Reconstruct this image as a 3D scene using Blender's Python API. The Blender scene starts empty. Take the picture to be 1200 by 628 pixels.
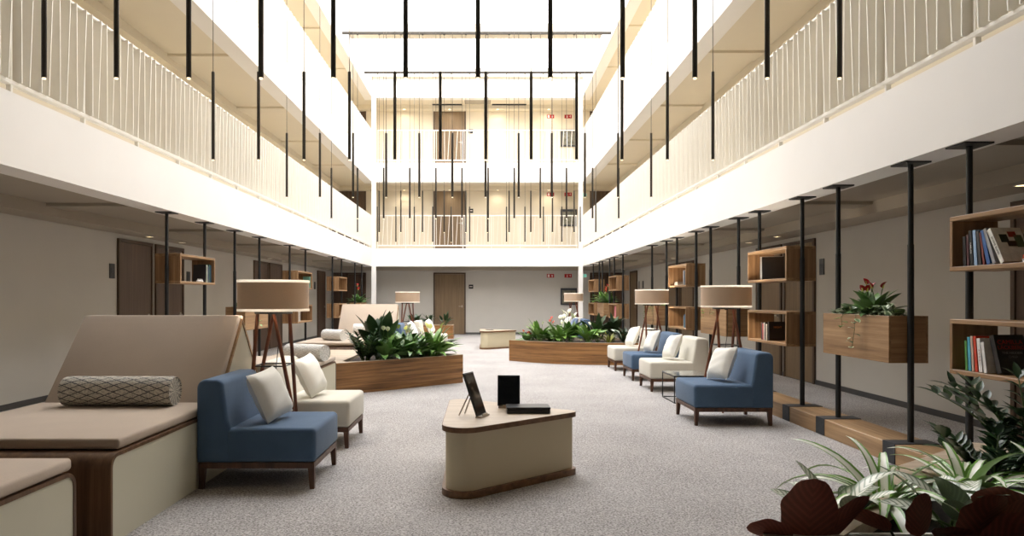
import bpy, bmesh, math, random
from math import sin, cos, pi, radians
from mathutils import Vector, Matrix

S = bpy.context.scene
COL = S.collection
rnd = random.Random(7)

# ---------------------------------------------------------------- camera, world, light, exposure
CAMZ = 1.3
cd = bpy.data.cameras.new('camera')
cd.lens = 24.0; cd.sensor_width = 36.0; cd.sensor_fit = 'HORIZONTAL'
cd.shift_x = 0.025; cd.shift_y = 0.0292
cd.clip_start = 0.05; cd.clip_end = 200
cam = bpy.data.objects.new('camera', cd); COL.objects.link(cam)
cam.location = (0, 0, CAMZ); cam.rotation_euler = (pi / 2, 0, 0)
S.camera = cam
S.view_settings.view_transform = 'Standard'
S.view_settings.look = 'None'
S.view_settings.exposure = 0.42
S.view_settings.gamma = 1.0
S.view_settings.use_curve_mapping = False
S.cycles.use_denoising = True
S.cycles.max_bounces = 10
S.cycles.diffuse_bounces = 6
S.cycles.sample_clamp_indirect = 6.0
w = bpy.data.worlds.new('world'); S.world = w; w.use_nodes = True
w.node_tree.nodes['Background'].inputs[0].default_value = (0.75, 0.8, 0.9, 1)
w.node_tree.nodes['Background'].inputs[1].default_value = 0.3
SKY_STRENGTH = 5.1          # luminous skylight panels
SPOT_UP = 24.0              # warm downlights of the upper galleries, several of them added for brightness, W
SPOT_LOW = 0.6              # downlights of the ground floor passages, W
LAMP = 22.0                  # bulbs inside the drum shades, W
TIP = 1.1                   # lit tips of the rod pendants

# ---------------------------------------------------------------- materials
def lin(c):
    return tuple((x / 255 / 12.92) if x / 255 <= 0.04045 else ((x / 255 + 0.055) / 1.055) ** 2.4 for x in c) + (1,)

def newmat(name):
    m = bpy.data.materials.new(name); m.use_nodes = True
    nt = m.node_tree
    return m, nt, nt.nodes['Principled BSDF']

def N(nt, t, **kw):
    n = nt.nodes.new(t)
    for k, v in kw.items(): setattr(n, k, v)
    return n

def ramp(nt, stops, fac):
    r = N(nt, 'ShaderNodeValToRGB')
    e = r.color_ramp.elements
    e[0].position, e[0].color = stops[0][0], stops[0][1]
    e[1].position, e[1].color = stops[-1][0], stops[-1][1]
    for p, c in stops[1:-1]:
        x = e.new(p); x.color = c
    nt.links.new(fac, r.inputs[0])
    return r.outputs[0]

def math_n(nt, op, a, b=None, clamp=False):
    n = N(nt, 'ShaderNodeMath', operation=op); n.use_clamp = clamp
    for i, v in enumerate((a, b)):
        if v is None: continue
        if isinstance(v, (int, float)): n.inputs[i].default_value = v
        else: nt.links.new(v, n.inputs[i])
    return n.outputs[0]

def coords(nt, scale=(1, 1, 1), kind='Object'):
    tc = N(nt, 'ShaderNodeTexCoord'); mp = N(nt, 'ShaderNodeMapping')
    nt.links.new(tc.outputs[kind], mp.inputs[0]); mp.inputs['Scale'].default_value = scale
    return mp.outputs[0]

def noise(nt, vec, scale, detail=4, rough=0.55, dist=0.0):
    n = N(nt, 'ShaderNodeTexNoise'); nt.links.new(vec, n.inputs['Vector'])
    n.inputs['Scale'].default_value = scale; n.inputs['Detail'].default_value = detail
    n.inputs['Roughness'].default_value = rough; n.inputs['Distortion'].default_value = dist
    return n.outputs['Fac']

def bump(nt, b, h, strength=0.3, dist=0.01):
    n = N(nt, 'ShaderNodeBump'); n.inputs['Strength'].default_value = strength
    n.inputs['Distance'].default_value = dist
    nt.links.new(h, n.inputs['Height']); nt.links.new(n.outputs[0], b.inputs['Normal'])

def plain(name, c, rough=0.6, metal=0.0, var=0.04, scale=8.0, spec=0.5):
    m, nt, b = newmat(name)
    c = lin(c); f = noise(nt, coords(nt), scale, 3)
    lo = tuple(x * (1 - var) for x in c[:3]) + (1,); hi = tuple(min(1, x * (1 + var)) for x in c[:3]) + (1,)
    nt.links.new(ramp(nt, [(0.3, lo), (0.7, hi)], f), b.inputs['Base Color'])
    b.inputs['Roughness'].default_value = rough; b.inputs['Metallic'].default_value = metal
    b.inputs['Specular IOR Level'].default_value = spec
    return m

def wood(name, dark, mid, light, axis='y', rough=0.45, freq=1.0):
    m, nt, b = newmat(name)
    sc = {'x': (0.45, 13, 13), 'y': (13, 0.45, 13), 'z': (13, 13, 0.45), 'h': (0.5, 0.5, 15)}[axis]
    v = coords(nt, tuple(s * freq for s in sc))
    f = noise(nt, v, 1.6, 6, 0.6, 0.35)
    f2 = noise(nt, coords(nt, tuple(s * 6 * freq for s in sc)), 2.0, 3, 0.6)
    mix = math_n(nt, 'ADD', math_n(nt, 'MULTIPLY', f, 0.8), math_n(nt, 'MULTIPLY', f2, 0.2))
    nt.links.new(ramp(nt, [(0.33, lin(dark)), (0.5, lin(mid)), (0.66, lin(light))], mix), b.inputs['Base Color'])
    b.inputs['Roughness'].default_value = rough
    bump(nt, b, f2, 0.08, 0.004)
    return m

def fabric(name, c, var=0.12, scale=260.0, rough=0.9, wear=0.06):
    m, nt, b = newmat(name)
    c = lin(c); v = coords(nt)
    f = noise(nt, v, scale, 2, 0.7); g = noise(nt, v, 5.0, 3)
    mix = math_n(nt, 'ADD', math_n(nt, 'MULTIPLY', f, 0.65), math_n(nt, 'MULTIPLY', g, 0.35))
    lo = tuple(x * (1 - var) for x in c[:3]) + (1,); hi = tuple(min(1, x * (1 + var)) for x in c[:3]) + (1,)
    nt.links.new(ramp(nt, [(0.3, lo), (0.7, hi)], mix), b.inputs['Base Color'])
    b.inputs['Roughness'].default_value = rough; b.inputs['Specular IOR Level'].default_value = 0.2
    b.inputs['Sheen Weight'].default_value = 0.15
    bump(nt, b, f, 0.25, 0.003)
    return m

def translucent(m, c, amount):
    nt = m.node_tree; b = nt.nodes['Principled BSDF']; out = nt.nodes['Material Output']
    tr = N(nt, 'ShaderNodeBsdfTranslucent'); tr.inputs[0].default_value = lin(c)
    mx = N(nt, 'ShaderNodeMixShader'); mx.inputs[0].default_value = amount
    nt.links.new(b.outputs[0], mx.inputs[1]); nt.links.new(tr.outputs[0], mx.inputs[2]); nt.links.new(mx.outputs[0], out.inputs[0])
    return m
def emit(name, c, strength):
    m, nt, b = newmat(name)
    b.inputs['Base Color'].default_value = lin(c)
    b.inputs['Emission Color'].default_value = lin(c); b.inputs['Emission Strength'].default_value = strength
    return m

def leafmat(name, top, top2, under, stripe=None, rough=0.35, mode='plain'):
    """top..top2 noise mix, underside colour, and a light stripe pattern along the blade"""
    m, nt, b = newmat(name)
    f = noise(nt, coords(nt), 9.0, 3)
    colr = ramp(nt, [(0.35, lin(top)), (0.65, lin(top2))], f)
    if stripe is not None:
        uv = N(nt, 'ShaderNodeUVMap'); sep = N(nt, 'ShaderNodeSeparateXYZ'); nt.links.new(uv.outputs[0], sep.inputs[0])
        d = math_n(nt, 'MULTIPLY', math_n(nt, 'ABSOLUTE', math_n(nt, 'SUBTRACT', sep.outputs[0], 0.5)), 2.0)
        if mode == 'centre':
            k = ramp(nt, [(0.0, (1, 1, 1, 1)), (0.52, (0.9, 0.9, 0.9, 1)), (0.66, (0, 0, 0, 1))], math_n(nt, 'ADD', d, math_n(nt, 'MULTIPLY', math_n(nt, 'SUBTRACT', f, 0.5), 0.5)))
        elif mode == 'edge':
            k = ramp(nt, [(0.45, (0, 0, 0, 1)), (0.62, (1, 1, 1, 1))], d)
        else:   # feathered bars slanting from the midrib
            wv = math_n(nt, 'SINE', math_n(nt, 'ADD', math_n(nt, 'MULTIPLY', sep.outputs[1], 52.0), math_n(nt, 'MULTIPLY', d, -9.0)))
            edge = ramp(nt, [(0.6, (1, 1, 1, 1)), (0.9, (0.1, 0.1, 0.1, 1))], d)
            k = math_n(nt, 'MULTIPLY', ramp(nt, [(0.1, (0.25, 0.25, 0.25, 1)), (0.4, (1, 1, 1, 1))], math_n(nt, 'ADD', math_n(nt, 'MULTIPLY', wv, 0.5), 0.5)), edge)
        mx = N(nt, 'ShaderNodeMix', data_type='RGBA')
        nt.links.new(k, mx.inputs['Factor']); nt.links.new(colr, mx.inputs[6]); mx.inputs[7].default_value = lin(stripe)
        colr = mx.outputs[2]
    ucol = None
    if mode == 'bars':
        wv2 = math_n(nt, 'SINE', math_n(nt, 'ADD', math_n(nt, 'MULTIPLY', sep.outputs[1], 26.0), math_n(nt, 'MULTIPLY', d, -9.0)))
        u_ = lin(under); ud = tuple(x * 0.55 for x in u_[:3]) + (1,); ul = tuple(min(1, x * 1.5) for x in u_[:3]) + (1,)
        ucol = ramp(nt, [(0.0, ul), (0.35, u_), (0.95, ud)], math_n(nt, 'ADD', math_n(nt, 'MULTIPLY', math_n(nt, 'ABSOLUTE', wv2), 0.45), math_n(nt, 'MULTIPLY', f, 0.6)))
    geo = N(nt, 'ShaderNodeNewGeometry')
    mx = N(nt, 'ShaderNodeMix', data_type='RGBA')
    nt.links.new(geo.outputs['Backfacing'], mx.inputs['Factor']); nt.links.new(colr, mx.inputs[6]); mx.inputs[7].default_value = lin(under)
    if ucol is not None: nt.links.new(ucol, mx.inputs[7])
    nt.links.new(mx.outputs[2], b.inputs['Base Color'])
    b.inputs['Roughness'].default_value = rough
    return m

M = {}
M['wall'] = plain('wall_paint', (200, 197, 190), 0.85, var=0.02, scale=1.5)
M['wallup'] = plain('warm_lit_wall_paint', (226, 216, 196), 0.85, var=0.02, scale=1.5)  # warm light of the upper floors is put into this wall colour
M['ceilup'] = plain('warm_lit_ceiling_paint', (222, 212, 192), 0.8, var=0.02, scale=1.0)  # gallery ceilings carry the warm upper light as a tint
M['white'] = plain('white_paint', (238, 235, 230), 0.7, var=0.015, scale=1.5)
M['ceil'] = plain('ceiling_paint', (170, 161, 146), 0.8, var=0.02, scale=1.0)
M['rail'] = plain('white_powder_coat', (240, 236, 226), 0.45, var=0.02)
M['black'] = plain('black_powder_coat', (30, 32, 34), 0.45, var=0.1, scale=30)
M['steel'] = plain('dark_steel_plate', (62, 64, 68), 0.55, 0.3, var=0.15, scale=40)
M['rod'] = plain('bronze_black_rod', (58, 52, 43), 0.5, var=0.08, scale=20)
M['cable'] = plain('grey_wire', (92, 84, 72), 0.5)
M['wood_x'] = wood('walnut_grain_x', (116, 86, 56), (152, 118, 82), (178, 146, 108), 'x')
M['wood_y'] = wood('walnut_grain_y', (116, 86, 56), (152, 118, 82), (178, 146, 108), 'y')
M['wood_z'] = wood('walnut_grain_z', (108, 80, 52), (142, 108, 74), (164, 130, 94), 'z')
M['oak_y'] = wood('oak_grain_y', (128, 98, 66), (160, 128, 92), (184, 152, 114), 'y')
M['oak_x'] = wood('oak_grain_x', (166, 148, 126), (184, 166, 144), (198, 182, 162), 'x', freq=0.8)
M['wood_h'] = wood('walnut_grain_level', (88, 56, 30), (144, 102, 58), (176, 130, 80), 'h')
M['walnut'] = wood('dark_walnut', (88, 60, 36), (114, 81, 52), (134, 98, 65), 'y')
M['walnut_shell'] = wood('dark_walnut_shell', (70, 48, 31), (98, 70, 47), (120, 91, 64), 'z')
M['leg'] = wood('chair_leg_wood', (62, 38, 24), (88, 56, 36), (106, 70, 46), 'z')
M['redwood'] = wood('lamp_leg_wood', (84, 44, 26), (116, 64, 40), (140, 82, 54), 'z')
M['cream'] = plain('cream_laminate', (206, 202, 182), 0.5, var=0.015, scale=2)
M['tcream'] = plain('table_cream', (202, 190, 160), 0.55, var=0.015, scale=2)
M['tan'] = fabric('tan_upholstery', (184, 168, 151), 0.07)
M['blue'] = fabric('blue_upholstery', (78, 101, 128), 0.18)
M['bluedark'] = fabric('slate_blue_cushion', (120, 136, 164), 0.14)
M['offwhite'] = fabric('off_white_upholstery', (206, 202, 190), 0.08)
M['pillow'] = fabric('white_pillow', (232, 230, 222), 0.05)
M['shade'] = fabric('beige_lampshade', (186, 164, 142), 0.06, 180)
M['trimw'] = plain('white_shade_trim', (246, 244, 238), 0.6)
translucent(M['shade'], (206, 186, 160), 0.13); translucent(M['trimw'], (255, 252, 246), 0.75)
M['bulb'] = emit('lamp_bulb', (255, 236, 205), 6.0)
M['brass'] = plain('satin_metal', (170, 160, 146), 0.35, 0.9)
M['door'] = wood('door_veneer', (110, 90, 66), (124, 103, 77), (136, 114, 86), 'z', 0.55)
M['darkdoor'] = wood('dark_door_veneer', (74, 56, 44), (88, 68, 54), (100, 78, 62), 'z', 0.55)
M['doorframe'] = plain('door_frame_brown', (82, 64, 48), 0.55)
M['skirt'] = plain('grey_skirting', (70, 70, 70), 0.5)
M['screen'] = plain('glossy_black_screen', (10, 12, 16), 0.08, var=0.0)
M['blackcase'] = plain('black_case', (20, 20, 22), 0.4)
M['soil'] = plain('potting_soil', (44, 33, 26), 0.95, var=0.5, scale=60)
M['terracotta'] = plain('terracotta', (128, 66, 44), 0.8)
M['glass'], _nt, _b = newmat('smoked_glass_top')
_b.inputs['Base Color'].default_value = lin((170, 172, 168)); _b.inputs['Roughness'].default_value = 0.08
_b.inputs['Transmission Weight'].default_value = 0.75
M['red'] = plain('sign_red', (176, 22, 24), 0.4)
M['signwhite'] = plain('sign_white', (240, 225, 220), 0.5)
M['green_sign'] = emit('green_sign_face', (120, 205, 185), 0.5)
M['sky'] = emit('luminous_ceiling', (250, 251, 255), SKY_STRENGTH)
M['tip'] = emit('pendant_diffuser', (255, 238, 205), TIP)
M['lens'] = emit('downlight_lens', (255, 226, 170), 5.0)
M['paper'] = plain('book_paper', (226, 220, 204), 0.8)
M['cab'] = plain('cabinet_glass', (120, 118, 104), 0.2, var=0.4, scale=9)
# carpet: looped grey pile with dark flecks
m, nt, b = newmat('grey_fleck_carpet')
v = coords(nt)
f1 = noise(nt, v, 70, 4, 0.75); f2 = noise(nt, v, 1.2, 3)
vo = N(nt, 'ShaderNodeTexVoronoi'); nt.links.new(v, vo.inputs['Vector']); vo.inputs['Scale'].default_value = 95
mixf = math_n(nt, 'ADD', math_n(nt, 'MULTIPLY', f1, 0.75), math_n(nt, 'ADD', math_n(nt, 'MULTIPLY', vo.outputs['Distance'], 0.25), math_n(nt, 'MULTIPLY', f2, 0.12)))
nt.links.new(ramp(nt, [(0.4, lin((92, 88, 86))), (0.54, lin((162, 158, 156))), (0.7, lin((200, 197, 195)))], mixf), b.inputs['Base Color'])
b.inputs['Roughness'].default_value = 0.95; b.inputs['Specular IOR Level'].default_value = 0.1
bump(nt, b, f1, 0.5, 0.01)
M['carpet'] = m
# patterned bolster cloth: a dark diamond lattice over pale woven ground
def lattice(name, ground, line, fu, fv, thick):
    m, nt, b = newmat(name)
    uv = N(nt, 'ShaderNodeUVMap'); sep = N(nt, 'ShaderNodeSeparateXYZ'); nt.links.new(uv.outputs[0], sep.inputs[0])
    nz = noise(nt, coords(nt), 30, 2)
    a = math_n(nt, 'MULTIPLY', sep.outputs[0], fu); c = math_n(nt, 'MULTIPLY', sep.outputs[1], fv)
    ph = math_n(nt, 'MULTIPLY', nz, 1.0)
    l1 = math_n(nt, 'ABSOLUTE', math_n(nt, 'SINE', math_n(nt, 'ADD', math_n(nt, 'ADD', a, c), ph)))
    l2 = math_n(nt, 'ABSOLUTE', math_n(nt, 'SINE', math_n(nt, 'ADD', math_n(nt, 'SUBTRACT', a, c), ph)))
    mn = math_n(nt, 'MINIMUM', l1, l2)
    k = ramp(nt, [(thick, (1, 1, 1, 1)), (thick + 0.12, (0, 0, 0, 1))], mn)
    g = ramp(nt, [(0.35, lin(tuple(x * 0.8 for x in ground))), (0.6, lin(ground))], noise(nt, coords(nt), 80, 2))
    mx = N(nt, 'ShaderNodeMix', data_type='RGBA')
    nt.links.new(k, mx.inputs['Factor']); nt.links.new(g, mx.inputs[6]); mx.inputs[7].default_value = lin(line)
    nt.links.new(mx.outputs[2], b.inputs['Base Color']); b.inputs['Roughness'].default_value = 0.9
    return m
M['bolster'] = lattice('diamond_print_cloth', (206, 200, 186), (58, 60, 72), 44, 26, 0.13)
M['bolster2'] = lattice('faint_print_cloth', (236, 234, 228), (176, 174, 170), 34, 22, 0.04)
M['leaf'] = leafmat('green_leaf', (58, 94, 42), (104, 142, 70), (92, 124, 68))
M['leafbright'] = leafmat('bright_green_leaf', (84, 130, 50), (140, 174, 84), (116, 150, 80))
M['leafdark'] = leafmat('dark_green_leaf', (32, 56, 34), (56, 84, 50), (52, 74, 44), rough=0.3)
M['leafgrey'] = leafmat('grey_green_leaf', (84, 110, 74), (126, 148, 108), (100, 120, 86), (190, 202, 166), mode='edge')
M['spider'] = leafmat('striped_green_leaf', (84, 140, 48), (124, 172, 72), (150, 180, 112), (250, 252, 240), mode='centre')
M['silver'] = leafmat('silver_feathered_leaf', (76, 108, 66), (104, 134, 90), (118, 134, 104), (238, 242, 230), mode='bars')
M['burgundy'] = leafmat('burgundy_backed_leaf', (40, 50, 36), (56, 66, 44), (138, 76, 62), (120, 120, 100), mode='bars', rough=0.45)
M['yellowleaf'] = leafmat('yellow_green_leaf', (120, 130, 50), (166, 166, 80), (140, 146, 70))
M['stem'] = plain('green_stem', (70, 92, 44), 0.5)
M['spathe'] = plain('white_spathe', (240, 240, 222), 0.5)
M['lime'] = plain('lime_spathe', (208, 210, 118), 0.5)
M['redflower'] = plain('red_spathe', (176, 24, 28), 0.35)
M['pink'] = plain('pink_petal', (196, 120, 128), 0.6)
BOOKM = {}
def bm_col(c):
    if c not in BOOKM: BOOKM[c] = plain('book_cover', c, 0.45, var=0.12, scale=25)
    return BOOKM[c]

# ---------------------------------------------------------------- mesh builder
class MB:
    def __init__(s): s.v = []; s.f = []; s.uv = {}
    def add(s, vs, fs, uvs=None):
        o = len(s.v); s.v += [tuple(p) for p in vs]
        if uvs:
            for i, u in enumerate(uvs): s.uv[o + i] = u
        s.f += [tuple(i + o for i in q) for q in fs]; return s
    def box(s, x0, x1, y0, y1, z0, z1):
        vs = [(x, y, z) for z in (z0, z1) for y in (y0, y1) for x in (x0, x1)]
        return s.add(vs, [(0, 2, 3, 1), (4, 5, 7, 6), (0, 1, 5, 4), (2, 6, 7, 3), (0, 4, 6, 2), (1, 3, 7, 5)])
    def rbox(s, x0, x1, y0, y1, z0, z1, r=0.01, seg=2, mat=None):
        bm = bmesh.new(); bmesh.ops.create_cube(bm, size=1)
        for v in bm.verts:
            v.co = ((x0 + x1) / 2 + v.co.x * (x1 - x0), (y0 + y1) / 2 + v.co.y * (y1 - y0), (z0 + z1) / 2 + v.co.z * (z1 - z0))
        bmesh.ops.bevel(bm, geom=bm.edges[:], offset=r, segments=seg, profile=0.5, affect='EDGES')
        if mat is not None: bm.transform(mat)
        bm.verts.index_update()
        s.add([v.co[:] for v in bm.verts], [[v.index for v in f.verts] for f in bm.faces]); bm.free(); return s
    def xbox(s, cx, cy, cz, sx, sy, sz, mat):
        vs = [mat @ Vector((cx + a * sx / 2, cy + b_ * sy / 2, cz + c * sz / 2)) for c in (-1, 1) for b_ in (-1, 1) for a in (-1, 1)]
        return s.add(vs, [(0, 2, 3, 1), (4, 5, 7, 6), (0, 1, 5, 4), (2, 6, 7, 3), (0, 4, 6, 2), (1, 3, 7, 5)])
    def prism(s, poly, a0, a1, axis='z'):
        n = len(poly)
        def P(p, a): return (p[0], p[1], a) if axis == 'z' else ((a, p[0], p[1]) if axis == 'x' else (p[0], a, p[1]))
        ar = sum(poly[i][0] * poly[(i + 1) % n][1] - poly[(i + 1) % n][0] * poly[i][1] for i in range(n))
        pts = list(poly) if ar > 0 else list(poly)[::-1]
        if axis == 'y': pts = pts[::-1]
        vs = [P(p, a0) for p in pts] + [P(p, a1) for p in pts]
        fs = [tuple(range(n))[::-1], tuple(range(n, 2 * n))] + [(i, (i + 1) % n, n + (i + 1) % n, n + i) for i in range(n)]
        return s.add(vs, fs)
    def tube(s, pts, r, n=8, cap=True):
        pts = [Vector(p) for p in pts]; k = len(pts)
        rr = r if isinstance(r, (list, tuple)) else [r] * k
        vs = []; up = None
        for i, p in enumerate(pts):
            d = (pts[min(i + 1, k - 1)] - pts[max(i - 1, 0)]).normalized()
            if up is None: up = Vector((1, 0, 0)) if abs(d.x) < 0.8 else Vector((0, 1, 0))
            a = d.cross(up).normalized(); b_ = d.cross(a).normalized()
            up = -b_ if False else up
            for j in range(n):
                t = 2 * pi * j / n
                vs.append(p + a * (cos(t) * rr[i]) + b_ * (sin(t) * rr[i]))
        fs = [(i * n + j, i * n + (j + 1) % n, (i + 1) * n + (j + 1) % n, (i + 1) * n + j) for i in range(k - 1) for j in range(n)]
        if cap: fs += [tuple(range(n))[::-1], tuple(range((k - 1) * n, k * n))]
        return s.add(vs, fs)
    def lathe(s, prof, n=32, c=(0, 0, 0), axis='z', closed=False):
        vs = []; uv = []
        for i, (r, z) in enumerate(prof):
            for j in range(n + 1):
                t = 2 * pi * j / n
                p = (r * cos(t), r * sin(t), z) if axis == 'z' else ((z, r * cos(t), r * sin(t)) if axis == 'x' else (r * cos(t), z, r * sin(t)))
                vs.append((p[0] + c[0], p[1] + c[1], p[2] + c[2])); uv.append((j / n, z))
        m_ = n + 1
        fs = [(i * m_ + j, i * m_ + j + 1, (i + 1) * m_ + j + 1, (i + 1) * m_ + j) for i in range(len(prof) - 1) for j in range(n)]
        return s.add(vs, fs, uv)
    def leaf(s, base, az, L, W, e0, e1, prof='lance', fold=0.25, n=7, roll=0.0, bend=0.0, ruf=0.0):
        p = Vector(base); vs = []; uv = []
        for i in range(n + 1):
            t = i / n; e = e0 + (e1 - e0) * t; a = az + bend * t
            d = Vector((cos(a) * cos(e), sin(a) * cos(e), sin(e))); side = Vector((-sin(a), cos(a), 0))
            if roll: side = Matrix.Rotation(roll, 3, d) @ side
            up = d.cross(side)
            if prof == 'lance': wd = sin(pi * min(1, t ** 0.75)) ** 0.8
            elif prof == 'ovate': wd = sin(pi * min(1, t ** 0.62)) ** 0.7
            elif prof == 'round': wd = sin(pi * min(1, t ** 0.8)) ** 0.5
            elif prof == 'petiole': wd = 0.06 if t < 0.28 else max(0.0, sin(pi * min(1, ((t - 0.28) / 0.72) ** 0.75))) ** 0.8
            else: wd = min(1.0, 0.45 + t * 3) * (1 - t ** 2.2) ** 0.6 if t < 1 else 0.0
            wd = max(wd, 0.02) * W / 2
            ra, rb = ruf * sin(t * 17 + az), ruf * sin(t * 15 + 2 + az)
            vs += [p - side * wd * (1 + ra * 2) + up * (fold * wd + ra * W), p, p + side * wd * (1 + rb * 2) + up * (fold * wd + rb * W)]
            uv += [(0, t), (0.5, t), (1, t)]
            p = p + d * (L / n)
        fs = []
        for i in range(n):
            a = i * 3
            fs += [(a, a + 3, a + 4, a + 1), (a + 1, a + 4, a + 5, a + 2)]
        s.add(vs, fs, uv); return p
    def mesh(s, name, mat, smooth=False, angle=35):
        me = bpy.data.meshes.new(name); me.from_pydata(s.v, [], s.f)
        if s.uv:
            lay = me.uv_layers.new(name='UVMap')
            for lp in me.loops: lay.data[lp.index].uv = s.uv.get(lp.vertex_index, (0, 0))
        me.materials.append(mat)
        if smooth:
            me.shade_smooth(); me.set_sharp_from_angle(angle=radians(angle))
        me.update(); return me
    def build(s, name, mat, parent=None, smooth=False, angle=35):
        o = bpy.data.objects.new(name, s.mesh(name, mat, smooth, angle)); COL.objects.link(o)
        if parent is not None: o.parent = parent
        return o

def tag(o, label=None, cat=None, group=None, kind=None):
    if label: o['label'] = label
    if cat: o['category'] = cat
    if group: o['group'] = group
    if kind: o['kind'] = kind
    return o
def thing(name, label, cat, loc=(0, 0, 0), rz=0.0, group=None):
    o = bpy.data.objects.new(name, None); COL.objects.link(o)
    o.empty_display_size = 0.1; o.location = loc; o.rotation_euler = (0, 0, rz)
    return tag(o, label, cat, group)
def struct(name, mb, mat, label, cat, smooth=False):
    return tag(mb.build(name, mat, None, smooth), label, cat, kind='structure')
def copy_tree(o, parent=None):
    c = o.copy(); COL.objects.link(c)
    if parent is not None: c.parent = parent
    for ch in list(o.children): copy_tree(ch, c)
    return c
def dup(o, loc, rz=None, label=None, group=None):
    kids = list(o.children)
    c = copy_tree(o); c.location = loc
    if rz is not None: c.rotation_euler = (0, 0, rz)
    if label: c['label'] = label
    if group: c['group'] = group
    return c
ORD = ['first', 'second', 'third', 'fourth', 'fifth', 'sixth', 'seventh', 'eighth', 'ninth', 'tenth', 'eleventh', 'twelfth',
       'thirteenth', 'fourteenth', 'fifteenth', 'sixteenth', 'seventeenth', 'eighteenth', 'nineteenth', 'twentieth']

# ---------------------------------------------------------------- the setting
XL, XR = -3.85, 3.23            # edges of the atrium void
WL, WR = -5.56, 4.96            # corridor walls
YF, YB = 23.0, 24.4             # gallery front at the far end, far wall
Y0 = -3.0
ROOF = 8.9
LV = [2.363, 5.2, 8.05]         # undersides of the gallery fasciae
FL = [2.97, 5.85]               # gallery floors
struct('floor', MB().box(WL - 0.2, WR + 0.2, Y0, YB + 0.2, -0.1, 0), M['carpet'], 'grey flecked carpet floor of the hall', 'floor')
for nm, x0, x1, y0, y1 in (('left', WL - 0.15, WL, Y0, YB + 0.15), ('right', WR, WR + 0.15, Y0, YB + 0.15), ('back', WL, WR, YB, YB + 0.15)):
    struct(f'wall_{nm}_upper', MB().box(x0, x1, y0, y1, FL[0] - 0.2, ROOF), M['wallup'], f'warm-light-tinted wall of the upper galleries, {nm} side', 'wall')
struct('wall_left', MB().box(WL - 0.15, WL, Y0, YB + 0.15, 0, FL[0] - 0.2), M['wall'], 'long grey wall along the left passage', 'wall')
struct('wall_right', MB().box(WR, WR + 0.15, Y0, YB + 0.15, 0, FL[0] - 0.2), M['wall'], 'long grey wall along the right passage', 'wall')
struct('wall_back', MB().box(WL, WR, YB, YB + 0.15, 0, FL[0] - 0.2), M['wall'], 'far end wall with the single brown door', 'wall')
struct('wall_front', MB().box(WL, WR, Y0 - 0.15, Y0, 0, ROOF), M['skirt'], 'end wall of the hall behind the viewpoint', 'wall')
tn = 0
def trim(mb, mat, label):
    global tn
    tn += 1
    return struct(f'trim_{tn}', mb, mat, label, 'trim')
lvname = ['first gallery', 'second gallery', 'roof']
for i, z in enumerate(LV):
    top = FL[i] if i < 2 else ROOF
    trim(MB().box(XL - 0.3, XL, Y0, YF + 0.3, z, top), M['white'], f'white fascia of the {lvname[i]} along the left side')
    trim(MB().box(XR, XR + 0.3, Y0, YF + 0.3, z, top), M['white'], f'white fascia of the {lvname[i]} along the right side')
    trim(MB().box(XL, XR, YF, YF + 0.3, z, top), M['white'], f'white fascia of the {lvname[i]} at the far end')
    # gallery slabs: their undersides are the passage ceilings
    c = z + 0.05
    mb = MB().box(WL, XL - 0.3, Y0, YB, c, top).box(XR + 0.3, WR, Y0, YB, c, top).box(XL - 0.3, XR + 0.3, YF + 0.3, YB, c, top)
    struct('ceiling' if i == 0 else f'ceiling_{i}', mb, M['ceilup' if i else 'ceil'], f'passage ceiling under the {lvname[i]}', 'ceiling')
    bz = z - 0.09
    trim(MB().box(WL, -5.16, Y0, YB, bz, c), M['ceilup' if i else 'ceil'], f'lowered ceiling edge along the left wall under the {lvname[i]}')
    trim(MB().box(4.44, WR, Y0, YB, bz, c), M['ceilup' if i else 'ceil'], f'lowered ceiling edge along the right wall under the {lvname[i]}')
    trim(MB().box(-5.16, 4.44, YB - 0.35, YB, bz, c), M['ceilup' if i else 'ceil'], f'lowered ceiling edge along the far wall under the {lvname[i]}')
    mb = MB()
    for k in range(9):
        y = 2.1 + 3.05 * k
        if y > YF - 0.6: break
        mb.box(-5.16, XL - 0.3, y - 0.2, y + 0.2, z + 0.012, c).box(XR + 0.3, 4.44, y - 0.35, y + 0.05, z + 0.012, c)
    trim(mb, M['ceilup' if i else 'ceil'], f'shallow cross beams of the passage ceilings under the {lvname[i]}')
# corner posts
for sx, nm in ((XL, 'left'), (XR, 'right')):
    x0, x1 = (sx - 0.02, sx + 0.12) if sx < 0 else (sx - 0.12, sx + 0.02)
    trim(MB().box(x0, x1, YF - 0.02, YF + 0.14, 0, LV[0]).box(x0, x1, YF - 0.02, YF + 0.14, FL[0], LV[1]).box(x0, x1, YF - 0.02, YF + 0.14, FL[1], LV[2]),
         M['white'], f'slim white corner post at the far {nm} corner of the atrium')
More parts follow.
